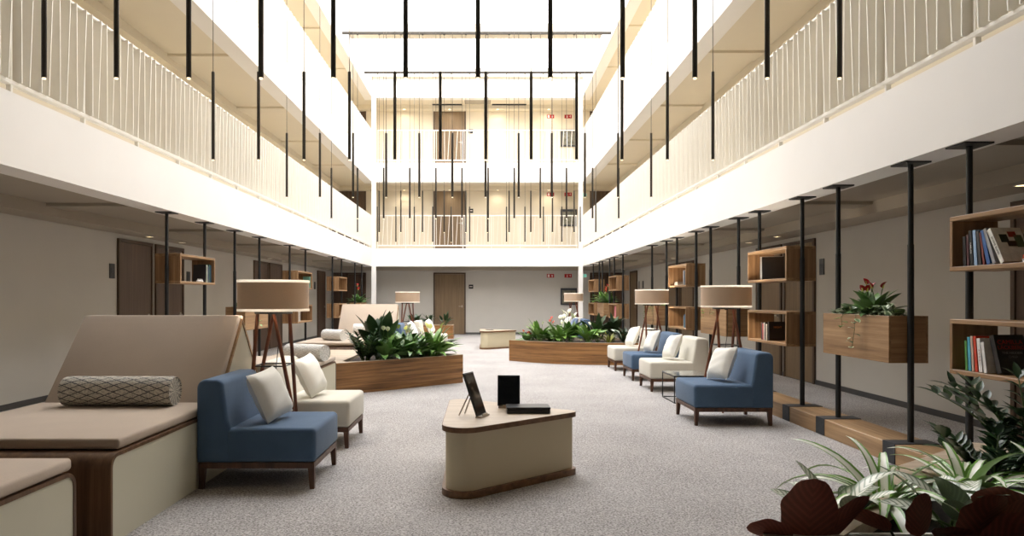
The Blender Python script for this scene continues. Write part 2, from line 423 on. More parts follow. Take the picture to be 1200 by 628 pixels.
# roof: white coffer beams with luminous panels between
mb = MB().box(WL, WR, Y0, YB + 0.15, ROOF + 0.35, ROOF + 0.5)
mb.box(XL - 0.3, XL, Y0, YB, ROOF, ROOF + 0.35).box(XR, XR + 0.3, Y0, YB, ROOF, ROOF + 0.35).box(XL, XR, YF, YF + 0.3, ROOF, ROOF + 0.35)
struct('ceiling_3', mb, M['white'], 'white roof slab over the atrium', 'ceiling')
bay = [(7.2, 11.6), (12.0, 15.3), (15.7, 19.1), (19.5, 22.8)]
mb = MB()
for y0, y1 in [(Y0, 7.2), (11.6, 12.0), (15.3, 15.7), (19.1, 19.5), (22.8, YF)]:
    mb.box(XL, XR, y0, y1, ROOF - 0.2, ROOF + 0.35)
trim(mb, M['ceilup'], 'white roof beams between the luminous ceiling panels')  # beams share the warm light tint of the gallery ceilings
for k, (y0, y1) in enumerate(bay):
    t = tag(MB().box(XL + 0.02, XR - 0.02, y0, y1, ROOF + 0.08, ROOF + 0.12).build(f'window_{k + 1}', M['sky']),
            f'luminous skylight panel in the {ORD[k]} roof bay', 'skylight', kind='structure')
# skirtings
struct('baseboard_left', MB().box(WL, WL + 0.015, Y0, YB, 0, 0.07), M['skirt'], 'grey skirting along the left wall', 'baseboard')
struct('baseboard_right', MB().box(WR - 0.015, WR, Y0, YB, 0, 0.07), M['skirt'], 'grey skirting along the right wall', 'baseboard')
struct('baseboard_back', MB().box(WL + 0.02, WR - 0.02, YB - 0.015, YB, 0, 0.07), M['skirt'], 'grey skirting along the far wall', 'baseboard')
# doors
dn = 0
def door(axis, wall, a0, a1, z0, h, label, matl='door', hinge=1):
    """a door on a wall plane: axis 'x' side walls (a = Y), axis 'y' far wall (a = X)"""
    global dn
    dn += 1
    o = bpy.data.objects.new(f'door_{dn}', None); COL.objects.link(o); tag(o, label, 'door', kind='structure')
    s = 1 if wall < 0 else -1
    def bx(mb, u0, u1, d0, d1, z0_, z1_):
        if axis == 'x':
            p, q = sorted((wall + s * d0, wall + s * d1)); mb.box(p, q, u0, u1, z0_, z1_)
        else: mb.box(u0, u1, wall - d1, wall - d0, z0_, z1_)
        return mb
    t = 0.05
    fr = MB(); bx(fr, a0, a0 + t, 0, 0.035, z0, z0 + h); bx(fr, a1 - t, a1, 0, 0.035, z0, z0 + h); bx(fr, a0 + t, a1 - t, 0, 0.035, z0 + h - t, z0 + h)
    fr.build('frame', M['doorframe'], o)
    bx(MB(), a0 + t + 0.004, a1 - t - 0.004, 0, 0.02, z0 + 0.01, z0 + h - t - 0.004).build('door_leaf', M[matl], o)
    hx = a1 - 0.13 if hinge > 0 else a0 + 0.13
    hd = MB(); bx(hd, hx - 0.012, hx + 0.012, 0.02, 0.055, z0 + 0.99, z0 + 1.01)
    bx(hd, min(hx, hx - hinge * 0.12), max(hx, hx - hinge * 0.12), 0.045, 0.06, z0 + 0.99, z0 + 1.01)
    bx(hd, hx - 0.025, hx + 0.025, 0.02, 0.026, z0 + 0.96, z0 + 1.04)
    hd.build('door_handle', M['brass'], o)
    return o
side_doors = [(10.27, 11.33), (11.43, 12.49), (16.28, 17.34), (17.44, 18.5), (22.4, 23.46)]
for k, (a, b_) in enumerate(side_doors):
    door('x', WL, a, b_, 0, 2.2, f'{ORD[k]} brown door along the left ground-floor wall counted from the front', 'darkdoor')
    door('x', WR, a, b_, 0, 2.2, f'{ORD[k + 1]} brown door along the right ground-floor wall counted from the front', 'door', -1)
door('x', WR, 5.36, 6.42, 0, 2.2, 'first brown door along the right ground-floor wall counted from the front', 'darkdoor', -1)
for z0, nm in ((0, 'ground floor'), (FL[0], 'first gallery'), (FL[1], 'second gallery')):
    door('y', YB, -1.89, -0.74, z0, 2.2, f'brown door in the middle of the far wall on the {nm}')
    for a, b_, s_, mt in ((-5.5, -4.98, 'left', 'darkdoor'), (-4.98, -4.3, 'left', 'darkdoor'), (3.7, 4.3, 'right', 'darkdoor'), (4.3, 4.9, 'right', 'darkdoor')):
        nm2 = 'outer' if abs(a) > 4.9 or a > 4.2 else 'inner'
        door('y', YB, a, b_, z0, 2.2, f'dark {nm2} leaf closing the far end of the {s_} passage on the {nm}', mt)

# ---------------------------------------------------------------- railings of the galleries
def railing(p0, p1, z, label, inner):
    """p0->p1 along the fascia top; posts every bay, alternating upright and leaning fins"""
    L = (Vector(p1) - Vector(p0)).length; a = math.atan2(p1[1] - p0[1], p1[0] - p0[0])
    t = thing('balcony_railing', label, 'railing', (p0[0], p0[1], z), a, 'white slatted gallery railings')
    MB().rbox(0, L, -0.025, 0.025, 1.09, 1.12, 0.006, 1).build('top_rail', M['rail'], t)
    MB().rbox(0, L, -0.03, 0.03, 0.075, 0.115, 0.008, 1).build('bottom_rail', M['rail'], t)
    nb = max(1, round(L / 1.02)); bl = L / nb
    for k in range(nb + 1):
        x = min(max(k * bl, 0.02), L - 0.02)
        MB().box(x - 0.012, x + 0.012, -0.02, 0.02, 0, 0.078).box(x - 0.01, x + 0.01, -0.018, 0.018, 0.11, 1.095).build('post', M['rail'], t)
    for k in range(nb):
        mb = MB(); nf = 7 if L < 10 else 8
        for j in range(nf):
            x = k * bl + (j + 0.5) * bl / nf; ln = 0.055 if j % 2 else -0.006
            d = 0.03 if L < 10 else 0.06; th = 0.005
            x0, x1 = x - ln / 2, x + ln / 2
            mb.add([(x0 - th, -d, 0.11), (x0 + th, -d, 0.11), (x0 + th, d, 0.11), (x0 - th, d, 0.11),
                    (x1 - th, -d, 1.1), (x1 + th, -d, 1.1), (x1 + th, d, 1.1), (x1 - th, d, 1.1)],
                   [(3, 2, 1, 0), (4, 5, 6, 7), (0, 1, 5, 4), (1, 2, 6, 5), (2, 3, 7, 6), (3, 0, 4, 7)])
        mb.build('slat_panel', M['rail'], t)
for i, nm in enumerate(('first gallery', 'second gallery')):
    railing((XL - 0.06, 0.5), (XL - 0.06, YF - 0.08), FL[i], f'white slatted railing along the left side of the {nm}', 1)
    railing((XR + 0.06, 0.5), (XR + 0.06, YF - 0.08), FL[i], f'white slatted railing along the right side of the {nm}', 1)
    railing((XL + 0.16, YF + 0.06), (XR - 0.16, YF + 0.06), FL[i], f'white slatted railing across the far end of the {nm}', 1)

# ---------------------------------------------------------------- downlights
def downlight(x, y, z, label, power, group):
    t = thing('downlight', label, 'ceiling light', (x, y, z), 0, group)
    MB().lathe([(0.045, 0.0), (0.06, -0.002), (0.06, -0.008), (0.044, -0.01), (0.04, 0.0)], 20).build('trim_ring', M['white'], t, True)
    MB().lathe([(0.0, -0.004), (0.04, -0.004)], 20).build('lens', M['lens'], t)
    ld = bpy.data.lights.new('downlight_beam', 'SPOT'); ld.energy = power; ld.color = (1.0, 0.9, 0.72)
    ld.spot_size = radians(174); ld.spot_blend = 1.0; ld.shadow_soft_size = 0.05
    lo = bpy.data.objects.new('downlight_beam', ld); COL.objects.link(lo); lo.parent = t; lo.location = (0, 0, -0.03)
for i in range(3):
    nm = ('ground floor', 'first gallery', 'second gallery')[i]
    z = LV[i] - 0.09
    ys = [5.87] + [(a + b_) / 2 for a, b_ in side_doors]
    if i: ys = [5.87, 8.3, 10.8, 13.0, 15.2, 17.4, 19.8, 22.6]  # even row, with unseen downlights added to brighten the galleries
    for k, y in enumerate(ys):
        pw = SPOT_UP if i else SPOT_LOW
        if k or i: downlight(-5.33, y, z, f'{ORD[k if i else k - 1]} small downlight from the front over the left passage of the {nm}', pw, 'passage downlights')
        downlight(4.6, y, z, f'{ORD[k]} small downlight from the front over the right passage of the {nm}', pw, 'passage downlights')
    if i:
        for k, x in enumerate((-2.9, -1.3, 0.4, 2.2)): downlight(x, YB - 0.3, z, f'{ORD[k]} small downlight from the left along the far wall of the {nm}', SPOT_UP * 0.45, 'passage downlights')  # downlights away from the door are added to brighten the far galleries
# dark air grilles on the ceiling edge
def grille(x0, x1, y0, y1, z, label):
    t = thing('air_grille', label, 'vent', (x0, y0, z), 0, 'slim ceiling air grilles')
    lx, ly = x1 - x0, y1 - y0
    MB().box(0, lx, 0, ly, -0.012, 0).build('backing', M['blackcase'], t)
    mb = MB(); nn = 3
    for j in range(nn + 1):
        if lx > ly: mb.box(0, lx, ly * j / nn - 0.003, ly * j / nn + 0.003, -0.02, -0.012)
        else: mb.box(lx * j / nn - 0.003, lx * j / nn + 0.003, 0, ly, -0.02, -0.012)
    mb.build('blades', M['black'], t)
for k, y in enumerate((8.0, 11.05, 14.1)):
    grille(-5.15, -5.04, y + 0.1, y + 0.55, LV[0] + 0.05, f'{ORD[k]} dark air grille from the front over the left ground passage')
    grille(4.32, 4.43, y - 0.1, y + 0.35, LV[0] + 0.05, f'{ORD[k]} dark air grille from the front over the right ground passage')
for i, nm in ((0, 'ground floor'), (2, 'second gallery')):
    grille(-1.9, -0.85, YB - 0.47, YB - 0.36, LV[i] + 0.05, f'dark air grille near the far door of the {nm}')
    grille(0.2, 1.4, YB - 0.47, YB - 0.36, LV[i] + 0.05, f'dark air grille beyond the far door towards the red signs, {nm}')
t = thing('ceiling_hatch', 'thin dark outlined hatch in the far ceiling of the second gallery', 'hatch', (-0.75, 23.45, LV[2] + 0.05))
MB().box(0, 0.9, 0, 0.012, -0.01, 0).box(0, 0.9, 0.438, 0.45, -0.01, 0).box(0, 0.012, 0.012, 0.438, -0.01, 0).box(0.888, 0.9, 0.012, 0.438, -0.01, 0).build('frame', M['cable'], t)
MB().box(0.012, 0.888, 0.012, 0.438, -0.006, 0).build('panel', M['ceil'], t)

# ---------------------------------------------------------------- signs, switches, cabinets
def plate(name, axis, wall, a, z, wa, hz, label, cat, group=None):
    t = thing(name, label, cat, (wall, a, z) if axis == 'x' else (a, wall, z), 0, group)
    s = 1 if wall < 0 else -1
    if axis == 'x':
        MB().rbox(min(0, s * 0.012), max(0, s * 0.012), -wa / 2, wa / 2, -hz / 2, hz / 2, 0.003, 1).build('plate', M['blackcase'], t)
        MB().box(min(s * 0.012, s * 0.015), max(s * 0.012, s * 0.015), -wa * 0.2, wa * 0.2, -hz * 0.12, hz * 0.2).build('button', M['steel'], t)
    else:
        MB().rbox(-wa / 2, wa / 2, -0.012, 0, -hz / 2, hz / 2, 0.003, 1).build('plate', M['blackcase'], t)
        MB().box(-wa * 0.28, wa * 0.28, -0.014, -0.012, -hz * 0.05, hz * 0.12).build('marking', M['signwhite'], t)
plate('wall_switch', 'x', WL, 10.13, 1.7, 0.14, 0.22, 'dark switch plate beside the first left door', 'switch')
plate('wall_switch', 'x', WL, 12.72, 1.68, 0.14, 0.22, 'dark switch plate seen through the left open shelf', 'switch')
plate('wall_switch', 'x', WL, 21.6, 1.7, 0.16, 0.24, 'dark switch plate at the far end of the left wall, nearer one', 'switch')
plate('wall_switch', 'x', WL, 22.1, 1.7, 0.16, 0.24, 'dark switch plate at the far end of the left wall, farther one', 'switch')
plate('wall_switch', 'x', WR, 10.08, 1.76, 0.14, 0.24, 'dark switch plate above the near hanging planter on the right wall', 'switch')
plate('wall_switch', 'x', WR, 21.6, 1.72, 0.14, 0.24, 'dark switch plate behind the right floor lamps, nearer one', 'switch')
plate('wall_switch', 'x', WR, 22.15, 1.72, 0.08, 0.24, 'narrow dark switch plate behind the right floor lamps, farther one', 'switch')
for i, nm in enumerate(('ground floor', 'first gallery', 'second gallery')):
    z0 = (0, FL[0] - 0.06, FL[1] - 0.1)[i]
    plate('door_sign', 'y', YB, -0.55, z0 + 1.7 - (0.2 if i else 0), 0.16, 0.15, f'small dark room plate beside the far door of the {nm}', 'sign', 'room plates')
    zz = (2.09, 5.0, 7.78)[i]
    for q, (x, lab) in enumerate(((2.29, 'red fire hose sign'), (2.92, 'red extinguisher sign'))):
        t = thing('fire_sign', f'{lab} on the far wall of the {nm}', 'sign', (x, YB, zz), 0, 'red fire signs')
        MB().rbox(-0.13, 0.13, -0.015, 0, -0.065, 0.065, 0.004, 1).build('panel', M['red'], t)
        mk = MB()
        if q == 0:
            mk.box(-0.10, -0.03, -0.018, -0.015, -0.045, 0.045).lathe([(0.012, -0.018), (0.03, -0.018)], 14, (0.06, 0, 0), 'y').box(0.05, 0.07, -0.018, -0.015, -0.05, -0.025)
        else:
            mk.box(-0.05, -0.02, -0.018, -0.015, -0.045, 0.02).box(-0.042, -0.028, -0.018, -0.015, 0.02, 0.045).box(0.03, 0.09, -0.018, -0.015, 0.0, 0.012).box(0.075, 0.09, -0.018, -0.015, -0.03, 0.04)
        mk.build('pictogram', M['signwhite'], t)
    t = thing('fire_cabinet', f'wall cabinet with dark frame and glass front on the far wall, {nm}', 'cabinet', (2.94, YB, (1.05, 3.86, 6.7)[i]), 0, 'fire hose cabinets')
    fm = MB(); fm.box(-0.29, -0.24, -0.06, 0, 0, 0.6).box(0.24, 0.29, -0.06, 0, 0, 0.6).box(-0.24, 0.24, -0.06, 0, 0, 0.05).box(-0.24, 0.24, -0.06, 0, 0.52, 0.6)
    fm.build('frame', M['steel'], t)
    MB().box(-0.24, 0.24, -0.045, -0.005, 0.05, 0.52).build('front', M['cab'], t)
    MB().box(-0.2, -0.18, -0.06, -0.045, 0.24, 0.34).build('handle', M['black'], t)
    if i < 2:
        t = thing('exit_sign', f'green exit sign behind the far corner post on the {nm}', 'sign', (3.33, 23.62, (2.07, 4.86)[i]), 0, 'green exit signs')
        MB().rbox(-0.14, 0.14, -0.02, 0.02, -0.06, 0.06, 0.004, 1).build('box', M['white'], t)
        MB().box(-0.13, 0.13, -0.024, -0.02, -0.05, 0.05).build('face', M['green_sign'], t)
        MB().box(-0.01, 0.05, -0.027, -0.024, -0.01, 0.012).box(0.03, 0.05, -0.027, -0.024, -0.03, 0.035).lathe([(0.0, -0.026), (0.012, -0.026)], 10, (-0.06, 0, 0.025), 'y').box(-0.075, -0.045, -0.027, -0.024, -0.035, 0.01).build('pictogram', M['signwhite'], t)
        MB().tube([(0, 0, 0.06), (0, 0, (LV[i] + 0.05) - (2.07, 4.86)[i])], 0.008, 6).build('hanger', M['white'], t)

# ---------------------------------------------------------------- rod pendants on their tracks
SP = 0.5
rows = [(9.3, 'front'), (14.8, 'second'), (20.3, 'third'), (25.75, 'fourth'), (31.2, 'fifth'), (36.65, 'rear')]
XRIGHT = [4.81, 4.91, 4.9, 4.99, 4.96, 5.0]
ZT = CAMZ + 12.1 * SP
proto = None
for r, (yf, nm) in enumerate(rows):
    y = yf * SP; xr = XRIGHT[r] * SP + (0.02 if r > 3 else 0)
    xs = [xr - k * SP * (0.99 if r > 3 else 0.985) for k in range(12)][::-1]
    t = thing('light_track', f'thin dark ceiling track carrying the {nm} row of rod pendants', 'light track', (0, y, ZT), 0, 'pendant tracks')
    MB().box(xs[0] - 0.35, xs[-1] + 0.35, -0.02, 0.02, -0.028, 0.028).build('bar', M['rod'], t)
    for x in xs: MB().lathe([(0.0, -0.045), (0.022, -0.042), (0.03, -0.02), (0.0, -0.02)], 10, (x, 0, 0)).build('canopy', M['rod'], t, True)
    for x in (xs[1] + 0.2, xs[-2] - 0.2): MB().tube([(x, 0, 0.02), (x, 0, ROOF - 0.2 - ZT + 0.3)], 0.004, 6).build('hanger', M['cable'], t)
    for k, x in enumerate(xs):
        lab = f'slim black rod pendant, {ORD[k]} from the left in the {nm} row'
        zb = CAMZ + 3.0 * SP
        if proto is None:
            proto = thing('pendant_light', lab, 'pendant light', (x, y, zb), 0, 'slim black rod pendants')
            MB().lathe([(0.0, 0.95), (0.015, 0.95), (0.0168, 0.94), (0.0168, 0.0), (0.0155, -0.002)], 16).build('rod', M['rod'], proto, True)
            MB().lathe([(0.0, -0.012), (0.01, -0.012), (0.012, -0.008), (0.012, 0.01)], 16).build('diffuser_tip', M['tip'], proto, True)
            MB().tube([(0, 0, 0.95), (0, 0, ZT - zb - 0.043)], 0.0038, 6).build('cable', M['cable'], proto)
        else: dup(proto, (x, y, zb), None, lab)

# ---------------------------------------------------------------- floor plinths, poles, open shelves and hanging planters
PXR, PXL = 3.35, -3.97
def plinth(xc, y0, y1, side):
    s = 1 if xc > 0 else -1
    t = thing('wooden_plinth', f'long low wooden plinth under the {side} row of black poles', 'plinth', (xc, y0, 0))
    L = y1 - y0; n = 6
    for k in range(n):
        MB().rbox(-0.17, 0.17, L * k / n + 0.001, L * (k + 1) / n - 0.001, 0, 0.158, 0.004, 1).build('board', M['oak_y'], t)
plinth(PXR, 1.0, 22.6, 'right')
plinth(PXL, 3.4, 22.6, 'left')
def pole(x, y, label):
    t = thing('support_pole', label, 'pole', (x, y, 0), 0, 'black poles of the shelf screens')
    H = LV[0]
    MB().tube([(0, 0, 0.163), (0, 0, 1.72)], 0.024, 16).build('lower_tube', M['black'], t, True)
    MB().tube([(0, 0, 1.72), (0, 0, H - 0.012)], 0.0205, 16).build('upper_tube', M['black'], t, True)
    MB().box(-0.1, 0.1, -0.1, 0.1, H - 0.012, H).build('ceiling_plate', M['black'], t)
    s = 1 if x > 0 else -1
    st = MB().box(-0.176, 0.176, -0.08, 0.08, 0.158, 0.164)
    st.box(-0.176, -0.17, -0.08, 0.08, 0.004, 0.158).box(0.17, 0.176, -0.08, 0.08, 0.004, 0.158)
    st.build('floor_strap', M['steel'], t)
shelf_proto = {}
def open_shelf(x, y0, y1, z0, label):
    L = y1 - y0
    t = thing('open_shelf_box', label, 'shelf', (x, y0, z0), 0, 'open wooden shelf boxes')
    MB().rbox(-0.157, 0.157, 0, L, 0, 0.03, 0.003, 1).build('bottom_board', M['wood_y'], t)
    MB().rbox(-0.157, 0.157, 0, L, 0.342, 0.372, 0.003, 1).build('top_board', M['wood_y'], t)
    MB().rbox(-0.157, 0.157, 0, 0.03, 0.03, 0.342, 0.003, 1).build('end_panel', M['wood_z'], t)
    MB().rbox(-0.157, 0.157, L - 0.03, L, 0.03, 0.342, 0.003, 1).build('end_panel', M['wood_z'], t)
def hanging_planter(x, y0, y1, z0, label):
    L = y1 - y0
    t = thing('hanging_planter', label, 'planter', (x, y0, z0), 0, 'wooden box planters on poles')
    for sx in (-1, 1):
        MB().rbox(min(sx * 0.157, sx * 0.139), max(sx * 0.157, sx * 0.139), 0, L, 0, 0.375, 0.002, 1).build('side_board', M['wood_y'], t)
    MB().rbox(-0.139, 0.139, 0, 0.018, 0, 0.375, 0.002, 1).build('end_board', M['wood_x'], t)
    MB().rbox(-0.139, 0.139, L - 0.018, L, 0, 0.375, 0.002, 1).build('end_board', M['wood_x'], t)
    MB().box(-0.139, 0.139, 0.018, L - 0.018, 0.004, 0.02).build('bottom_board', M['wood_y'], t)
    MB().box(-0.138, 0.138, 0.019, L - 0.019, 0.02, 0.335).build('soil', M['soil'], t)
ZLOW, ZUP = 0.782, 1.482
UR = [(3.62, 4.735, 's', 'nearest'), (5.39, 6.50, 'p', 'nearest'), (7.24, 8.375, 's', 'second'), (9.07, 10.2, 'p', 'second'), (10.9, 12.0, 's', 'third'),
      (12.7, 13.8, 'p', 'third'), (16.75, 17.87, 's', 'fourth'), (18.55, 19.7, 'p', 'fourth'), (20.25, 21.4, 's', 'fifth')]
ULF = [(8.48, 9.62, 'u', 'nearest'), (10.77, 11.94, 'p', 'nearest'), (13.78, 14.98, 's', 'second'), (17.6, 18.7, 's', 'third'), (20.6, 21.75, 'p', 'second')]
for side, units, px in (('right', UR, PXR), ('left', ULF, PXL)):
    for (a, b_, k, o) in units:
        what = f"{o} planter box of the {side} screen" if k == 'p' else f"{o} bookshelf of the {side} screen"
        pole(px, a, f'black pole at the near end of the {what}')
        pole(px, b_, f'black pole at the far end of the {what}')
        y0, y1 = a + 0.027, b_ - 0.027
        if k == 'p': hanging_planter(px, y0, y1, ZLOW, f'wooden box planter hung between poles, {o} one of the {side} screen')
        else:
            open_shelf(px, y0, y1, ZUP, f'upper open shelf box of the {what}')
            if k == 's': open_shelf(px, y0, y1, ZLOW, f'lower open shelf box of the {what}')

# ---------------------------------------------------------------- seating
def arc(cx, cy, r, a0, a1, n=6):
    return [(cx + r * cos(a0 + (a1 - a0) * i / n), cy + r * sin(a0 + (a1 - a0) * i / n)) for i in range(n + 1)]
def shell_profile(y0, y1, z, th, r):
    """an inverted U of bent plywood in the YZ plane"""
    o = [(y0, 0)] + arc(y0 + r, z - r, r, pi, pi / 2) + arc(y1 - r, z - r, r, pi / 2, 0) + [(y1, 0)]
    ri = r - th
    i = [(y1 - th, 0)] + arc(y1 - r, z - r, ri, 0, pi / 2) + arc(y0 + r, z - r, ri, pi / 2, pi) + [(y0 + th, 0)]
    return o + i
def side_profile(y0, y1, z, th, r):
    ri = r - th
    return [(y0 + th, 0.0)] + arc(y0 + r, z - r, ri, pi, pi / 2) + arc(y1 - r, z - r, ri, pi / 2, 0) + [(y1 - th, 0.0)]
LW = 1.28; ZP = 0.475; TH = 0.02; RR = 0.075
def bench_body(t, L):
    MB().prism(shell_profile(0, L, ZP, TH, RR), -LW / 2, LW / 2, 'x').build('bent_wood_shell', M['walnut_shell'], t, True, 40)
    for sx in (-1, 1):
        x0, x1 = sorted((sx * (LW / 2 - 0.004), sx * (LW / 2 - 0.022)))
        MB().prism(side_profile(0, L, ZP, TH, RR), x0, x1, 'x').build('side_panel', M['cream'], t)
def chaise(y0, label):
    """double-sided chaise: two seats either side of an A-shaped back"""
    L = 3.9; ap = L / 2
    t = thing('double_chaise', label, 'chaise', (-2.61, y0, 0), 0, 'double-sided chaises of the left row')
    bench_body(t, L)
    hb = 0.56
    for s in (1, -1):
        f = lambda y: ap - s * y
        a, b_ = sorted((f(ap - 0.1), f(hb)))
        MB().rbox(-LW / 2 + 0.012, LW / 2 - 0.012, a, b_, ZP + 0.006, ZP + 0.066, 0.018, 3).build('seat_cushion', M['tan'], t, True, 50)
        # leaning back cushion
        y_b, z_b, y_t, z_t = f(hb - 0.005), ZP + 0.05, f(0.035), 1.165
        d = Vector((0, y_t - y_b, z_t - z_b)); Lc = d.length; d.normalize(); n_ = Vector((0, -s * d.z, s * d.y)); xax = d.cross(n_)
        mt = Matrix((( xax.x, d.x, n_.x, 0), (xax.y, d.y, n_.y, (y_b + y_t) / 2), (xax.z, d.z, n_.z, (z_b + z_t) / 2), (0, 0, 0, 1)))
        MB().rbox(-LW / 2 + 0.018, LW / 2 - 0.018, -Lc / 2, Lc / 2, -0.055, 0.0, 0.016, 3, mt).build('back_cushion', M['tan'], t, True, 50)
    # A-frame side triangles with wood edging
    for sx in (-1, 1):
        xo = sx * (LW / 2 - 0.01); x0, x1 = sorted((xo, xo - sx * 0.02))
        k = 0.085
        tri = [(ap - hb + k, ZP + 0.02), (ap + hb - k, ZP + 0.02), (ap, 1.1)]
        MB().prism(tri, x0, x1, 'x').build('back_side_panel', M['cream'], t)
        x2 = xo + sx * 0.006
        for q in (0, 1):
            p, c = tri[q], tri[2]
            e = 0.022 * (1 if q else -1)
            MB().prism([p, (p[0] + e, p[1]), (c[0] + e * 0.4, c[1] + 0.03), c], min(x2, x0), max(x2, x1), 'x').build('wood_edging', M['oak_y'], t)
    return t
def pouf(y0, L, label):
    t = thing('bench_pouf', label, 'bench', (-2.61, y0, 0), 0, 'low cushioned benches of the left row')
    bench_body(t, L)
    MB().rbox(-LW / 2, LW / 2, 0.02, L - 0.03, ZP + 0.006, ZP + 0.066, 0.018, 3).build('seat_cushion', M['tan'], t, True, 50)
pouf(1.9, 1.38, 'low tan cushioned bench cut by the lower left corner, nearest of its row')
chaise(3.58, 'tan double chaise with sloping back nearest the camera, behind the blue armchair')
pouf(7.83, 1.13, 'low tan cushioned bench between the white armchair and the leafy planter')
pouf(11.62, 1.4, 'low tan cushioned bench just beyond the long leafy planter')
chaise(13.4, 'tan double chaise with sloping back beyond the leafy planter')
def bolster(x, y, z, rz, L, r, mat, label):
    t = thing('bolster_cushion', label, 'cushion', (x, y, z + r), rz, 'round bolster cushions')
    h = L / 2
    pr = [(r * 0.86, -h + 0.015), (r * 0.95, -h + 0.004), (r, -h + 0.03)] + [(r * (1 + 0.012 * sin(i * 1.7)), -h + 0.03 + (L - 0.06) * i / 12) for i in range(1, 12)] + [(r, h - 0.03), (r * 0.95, h - 0.004), (r * 0.86, h - 0.015)]
    MB().lathe(pr, 36, (0, 0, 0), 'x').build('cover', M[mat], t, True, 60)
    for s in (-1, 1):
        MB().lathe([(0.0, s * (h - 0.012)), (r * 0.5, s * (h - 0.009)), (r * 0.9, s * (h - 0.012)), (r * 0.93, s * (h - 0.02))], 30, (0, 0, 0), 'x').build('end_cap', M[mat], t, True, 60)
ZC = ZP + 0.066
bolster(-2.58, 4.82, ZC - 0.004, 0.0, 0.78, 0.105, 'bolster', 'grey diamond-print bolster lying on the nearest tan chaise')
bolster(-2.2, 8.35, ZC - 0.004, radians(-28), 0.6, 0.1, 'bolster2', 'white bolster on the bench behind the white armchair')
bolster(-2.72, 12.2, ZC - 0.004, radians(-35), 0.5, 0.1, 'bolster2', 'pale speckled bolster on the bench beyond the leafy planter')
bolster(-2.45, 14.6, ZC - 0.004, 0.0, 0.78, 0.105, 'bolster2', 'pale bolster against the sloping back of the farther chaise')

def armchair(loc, rz, mat, label):
    """local frame: seat looks along +X, width along Y"""
    t = thing('armless_chair', label, 'armchair', loc, rz, 'armless lounge chairs')
    W = 0.72; D = 0.81
    MB().rbox(0.19, D, 0, W, 0.18, 0.415, 0.035, 4).build('seat', M[mat], t, True, 60)
    pr = [(0.0, 0.18), (0.0, 0.66)] + arc(0.06, 0.685, 0.06, pi, pi / 2 + 0.1, 5) + arc(0.13, 0.69, 0.055, pi / 2, 0.25, 5) + [(0.215, 0.47), (0.235, 0.40), (0.235, 0.18)]
    bm = bmesh.new()
    vs = [bm.verts.new((p[0], 0, p[1])) for p in pr]; f = bm.faces.new(vs)
    r = bmesh.ops.extrude_face_region(bm, geom=[f])
    for v in r['geom']:
        if isinstance(v, bmesh.types.BMVert): v.co.y = W
    bmesh.ops.recalc_face_normals(bm, faces=bm.faces[:])
    ed = [e for e in bm.edges if len(e.link_faces) == 2 and abs(e.link_faces[0].normal.y - e.link_faces[1].normal.y) > 0.5]
    bmesh.ops.bevel(bm, geom=ed, offset=0.028, segments=4, profile=0.5, affect='EDGES')
    bm.verts.index_update()
    mb = MB().add([v.co[:] for v in bm.verts], [[v.index for v in f.verts] for f in bm.faces]); bm.free()
    mb.build('backrest', M[mat], t, True, 50)
    fr = MB().rbox(0.01, D - 0.01, 0.01, 0.045, 0.14, 0.18, 0.003, 1).rbox(0.01, D - 0.01, W - 0.045, W - 0.01, 0.14, 0.18, 0.003, 1)
    fr.rbox(0.01, 0.045, 0.045, W - 0.045, 0.14, 0.18, 0.003, 1).rbox(D - 0.045, D - 0.01, 0.045, W - 0.045, 0.14, 0.18, 0.003, 1)
    fr.box(0.02, D - 0.02, W / 2 - 0.02, W / 2 + 0.02, 0.145, 0.178)
    fr.build('base_frame', M['leg'], t)
    for x in (0.012, D - 0.012):
        for y in (0.012, W - 0.012):
            sx = 1 if x < 0.4 else -1; sy = 1 if y < 0.4 else -1
            a, b_ = 0.042, 0.03
            mb = MB().add([(x, y, 0), (x + sx * b_, y, 0), (x + sx * b_, y + sy * b_, 0), (x, y + sy * b_, 0),
                           (x, y, 0.14), (x + sx * a, y, 0.14), (x + sx * a, y + sy * a, 0.14), (x, y + sy * a, 0.14)],
                          [(0, 1, 2, 3), (7, 6, 5, 4), (4, 5, 1, 0), (5, 6, 2, 1), (6, 7, 3, 2), (7, 4, 0, 3)])
            mb.build('leg', M['leg'], t)
    return t
def pillow(loc, rz, tilt, mat, label, sz=0.37):
    """square scatter cushion standing on edge, leaning back; local normal +X"""
    n = 14; mb = MB(); vs = []
    for s in (1, -1):
        for i in range(n + 1):
            for j in range(n + 1):
                u, v = -1 + 2 * i / n, -1 + 2 * j / n
                pin = 1 - 0.05 * (1 - u * u) - 0.05 * (1 - v * v)
                q = max(0.0, (1 - u ** 4) * (1 - v ** 4)) ** 0.55
                wr = 0.004 * sin(7 * u + 3 * v) * (1 - q * q) + 0.003 * sin(11 * v - 4 * u)
                vs.append((s * (0.075 * q + wr * q), u * sz / 2 * pin, v * sz / 2 * pin))
    fs = []; m_ = n + 1; o = m_ * m_
    for i in range(n):
        for j in range(n):
            a = i * m_ + j
            fs.append((a, a + m_, a + m_ + 1, a + 1)); fs.append((o + a, o + a + 1, o + a + m_ + 1, o + a + m_))
    t = thing('scatter_pillow', label, 'pillow', loc, rz, 'square scatter pillows')
    rot = Matrix.Rotation(-tilt, 4, 'Y') @ Matrix.Rotation(radians(6), 4, 'X')
    vs = [rot @ Vector(p) for p in vs]; zm = min(v.z for v in vs)
    mb.add([(v.x, v.y, v.z - zm) for v in vs], fs).build('cover', M[mat], t, True, 70)
ST = 0.415
